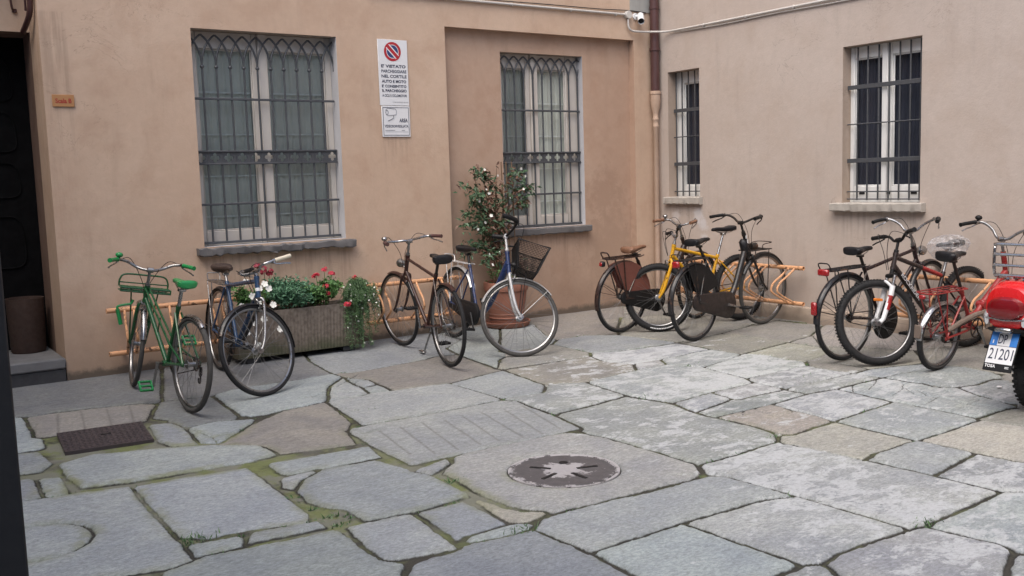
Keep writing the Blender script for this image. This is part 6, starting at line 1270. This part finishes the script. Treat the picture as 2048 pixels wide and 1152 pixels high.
# wheels
def swheel(x, name):
    w = MB(); r = .235; tw = .115; prof = [(r-tw/2*.9+tw/2*.9*math.cos(a), tw/2*math.sin(a)) for a in np.linspace(-PI*.8, PI*.8, 17)]; w.lathe(prof, 56, (x, 0, r), 'y')
    for k in range(40):
        a = 2*PI*k/40
        for sg in (-1, 1): w.box((x+(r-.004)*math.cos(a), sg*.030, r+(r-.004)*math.sin(a)), (.010, .030, .018), .002, Matrix.Rotation(-a, 3, 'Y'))
    wo = obj(name, w, 'rubber', sco); h = MB(); h.lathe([(.001, -.05), (.05, -.055), (.06, -.035), (.135, -.03), (.150, -.045), (.150, .045), (.135, .03), (.06, .035), (.05, .055), (.001, .05)], 36, (x, 0, r), 'y'); obj('rim', h, 'steel', wo)
swheel(0, 'rear_wheel'); swheel(1.26, 'front_wheel')
ms = MB(); ms.ring([[(.235*1.15*math.cos(a)+0, y, .235+.235*1.15*math.sin(a)) for y in (-.07, -.03, .03, .07)] for a in np.linspace(R(20), R(165), 14)], False, False); obj('rear_mudguard', ms, 'black', sco)
en = MB(); en.box((.16, .10, .25), (.42, .11, .15), .04); en.box((.0, .10, .27), (.20, .10, .17), .05); obj('engine', en, 'steel', sco)
ex = MB(); ex.tube([(.30, -.10, .22), (.12, -.13, .21), (.05, -.14, .225), (.03, -.14, .23), (-.20, -.15, .275), (-.22, -.15, .28)], [.016, .016, .018, .048, .048, .03], 14); obj('exhaust', ex, 'darkmetal', sco)
fl_ = MB(); fl_.box((.62, 0, .25), (.42, .34, .07), .03); obj('footboard', fl_, 'scooterred', sco)
sh = MB(); sh.ring([[(x+.05*(1-(y/.24)**2), y, z_) for y in np.linspace(-w, w, 12)]+[(x+.05*(1-(y/.24)**2)-.03, y, z_) for y in np.linspace(w, -w, 12)] for x, z_, w in ((.80, .24, .16), (.90, .40, .21), (.97, .62, .20), (1.01, .80, .13), (1.02, .86, .07))]); obj('leg_shield', sh, 'scooterred', sco)
fk = MB(); fk.tube([(1.0, 0, .86), (1.13, 0, .52), (1.20, .07, .36), (1.26, .07, .235)], .02, 10); obj('front_fork', fk, 'steel', sco)
fg = MB(); fg.ring([[(1.26+.275*math.cos(a), y, .235+.275*math.sin(a)-.01*abs(y)/.07) for y in (-.075, -.04, 0, .04, .075)] for a in np.linspace(R(25), R(165), 14)], False, False); obj('front_mudguard', fg, 'scooterred', sco)
hb = MB(); hb.tube(spline([(.90, -.33, 1.0), (.96, -.18, 1.02), (.99, 0, .99), (.96, .18, 1.02), (.90, .33, 1.0)], 5), .014, 10); ho2 = obj('handlebar', hb, 'chrome', sco); hc = MB(); hc.ring([ring_(.93, .10, .94, 1.05), ring_(1.0, .13, .92, 1.07), ring_(1.08, .09, .93, 1.05)]); obj('headlamp_cowl', hc, 'scooterred', ho2)
for sg in (-1, 1): q = MB(); q.tube([(.965, sg*.19, 1.015), (.90, sg*.34, 1.0)], .018, 10); obj('grip', q, 'black', ho2)
# chrome rear rack: upright hoop of four rails with a small carrier shelf
rk = MB(); rz0, rz1, yy = .865, 1.055, .122
for x_, z_ in ((-.33, rz1), (-.335, rz1-.062), (-.335, rz1-.128), (-.325, rz0)): rk.tube(spline([(x_+.05, yy-.0, z_), (x_+.008, yy, z_), (x_, yy-.018, z_), (x_, 0, z_), (x_, -yy+.018, z_), (x_+.008, -yy, z_), (x_+.05, -yy, z_)], 4), .0092, 8)
for sg in (-1, 1): rk.tube(spline([(-.20, sg*yy*.9, rz1-.01), (-.28, sg*yy, rz1), (-.322, sg*yy, rz1-.02), (-.328, sg*yy, (rz0+rz1)/2), (-.322, sg*yy, rz0+.015), (-.28, sg*yy, rz0-.012), (-.12, sg*yy*.85, rz0-.02), (-.02, sg*yy*.7, rz0-.04)], 5), .0098, 8)
for z_, w in ((rz0-.018, .10), (rz0-.022, .06), (rz0-.018, .0)): rk.tube([(-.31, w, z_), (-.05, w*.8, z_-.01)], .006, 8); rk.tube([(-.31, -w, z_), (-.05, -w*.8, z_-.01)], .006, 8)
for x_ in (-.22, -.12): rk.tube([(x_, -.118, rz0-.018), (x_, .118, rz0-.018)], .006, 8); 
rk.tube([(-.30, -.05, rz0-.02), (-.26, -.05, .79)], .009, 8); rk.tube([(-.30, .05, rz0-.02), (-.26, .05, .79)], .009, 8)
obj('luggage_rack', rk, 'chrome', sco)
cs_ = MB(); cs_.tube([(.50, .12, .20), (.47, .16, .08), (.45, .19, .006)], .010, 8); obj('side_stand', cs_, 'darkmetal', sco)

# ------------------------------------------------------------------ black gate leaf standing open at the near left
GX, GY = .1876, 1.60
gt = empty('gate_leaf', (GX, GY, gz(GX, GY)), 'black wooden gate leaf standing open at the left edge', 'gate')
g = MB()
g.box((-.045, .02, 1.35), (.09, .05, 2.66), .003); g.box((-.855, .02, 1.35), (.09, .05, 2.66), .003)
for z_, h_ in ((.11, .18), (.80, .028), (1.35, .14), (2.62, .12)): g.box((-.45, .02, z_), (.715, .046, h_), .004)
for k in range(6): g.box((-.45-.30+k*.12, .035, 1.35), (.112, .018, 2.5), .003)
obj('boards', g, 'gatepaint', gt)
q = MB(); q.tube(spline([(-.105, -.012, .838), (-.085, -.03, .848), (-.070, -.012, .856)], 4), .0035, 6); obj('latch', q, 'steel', gt)
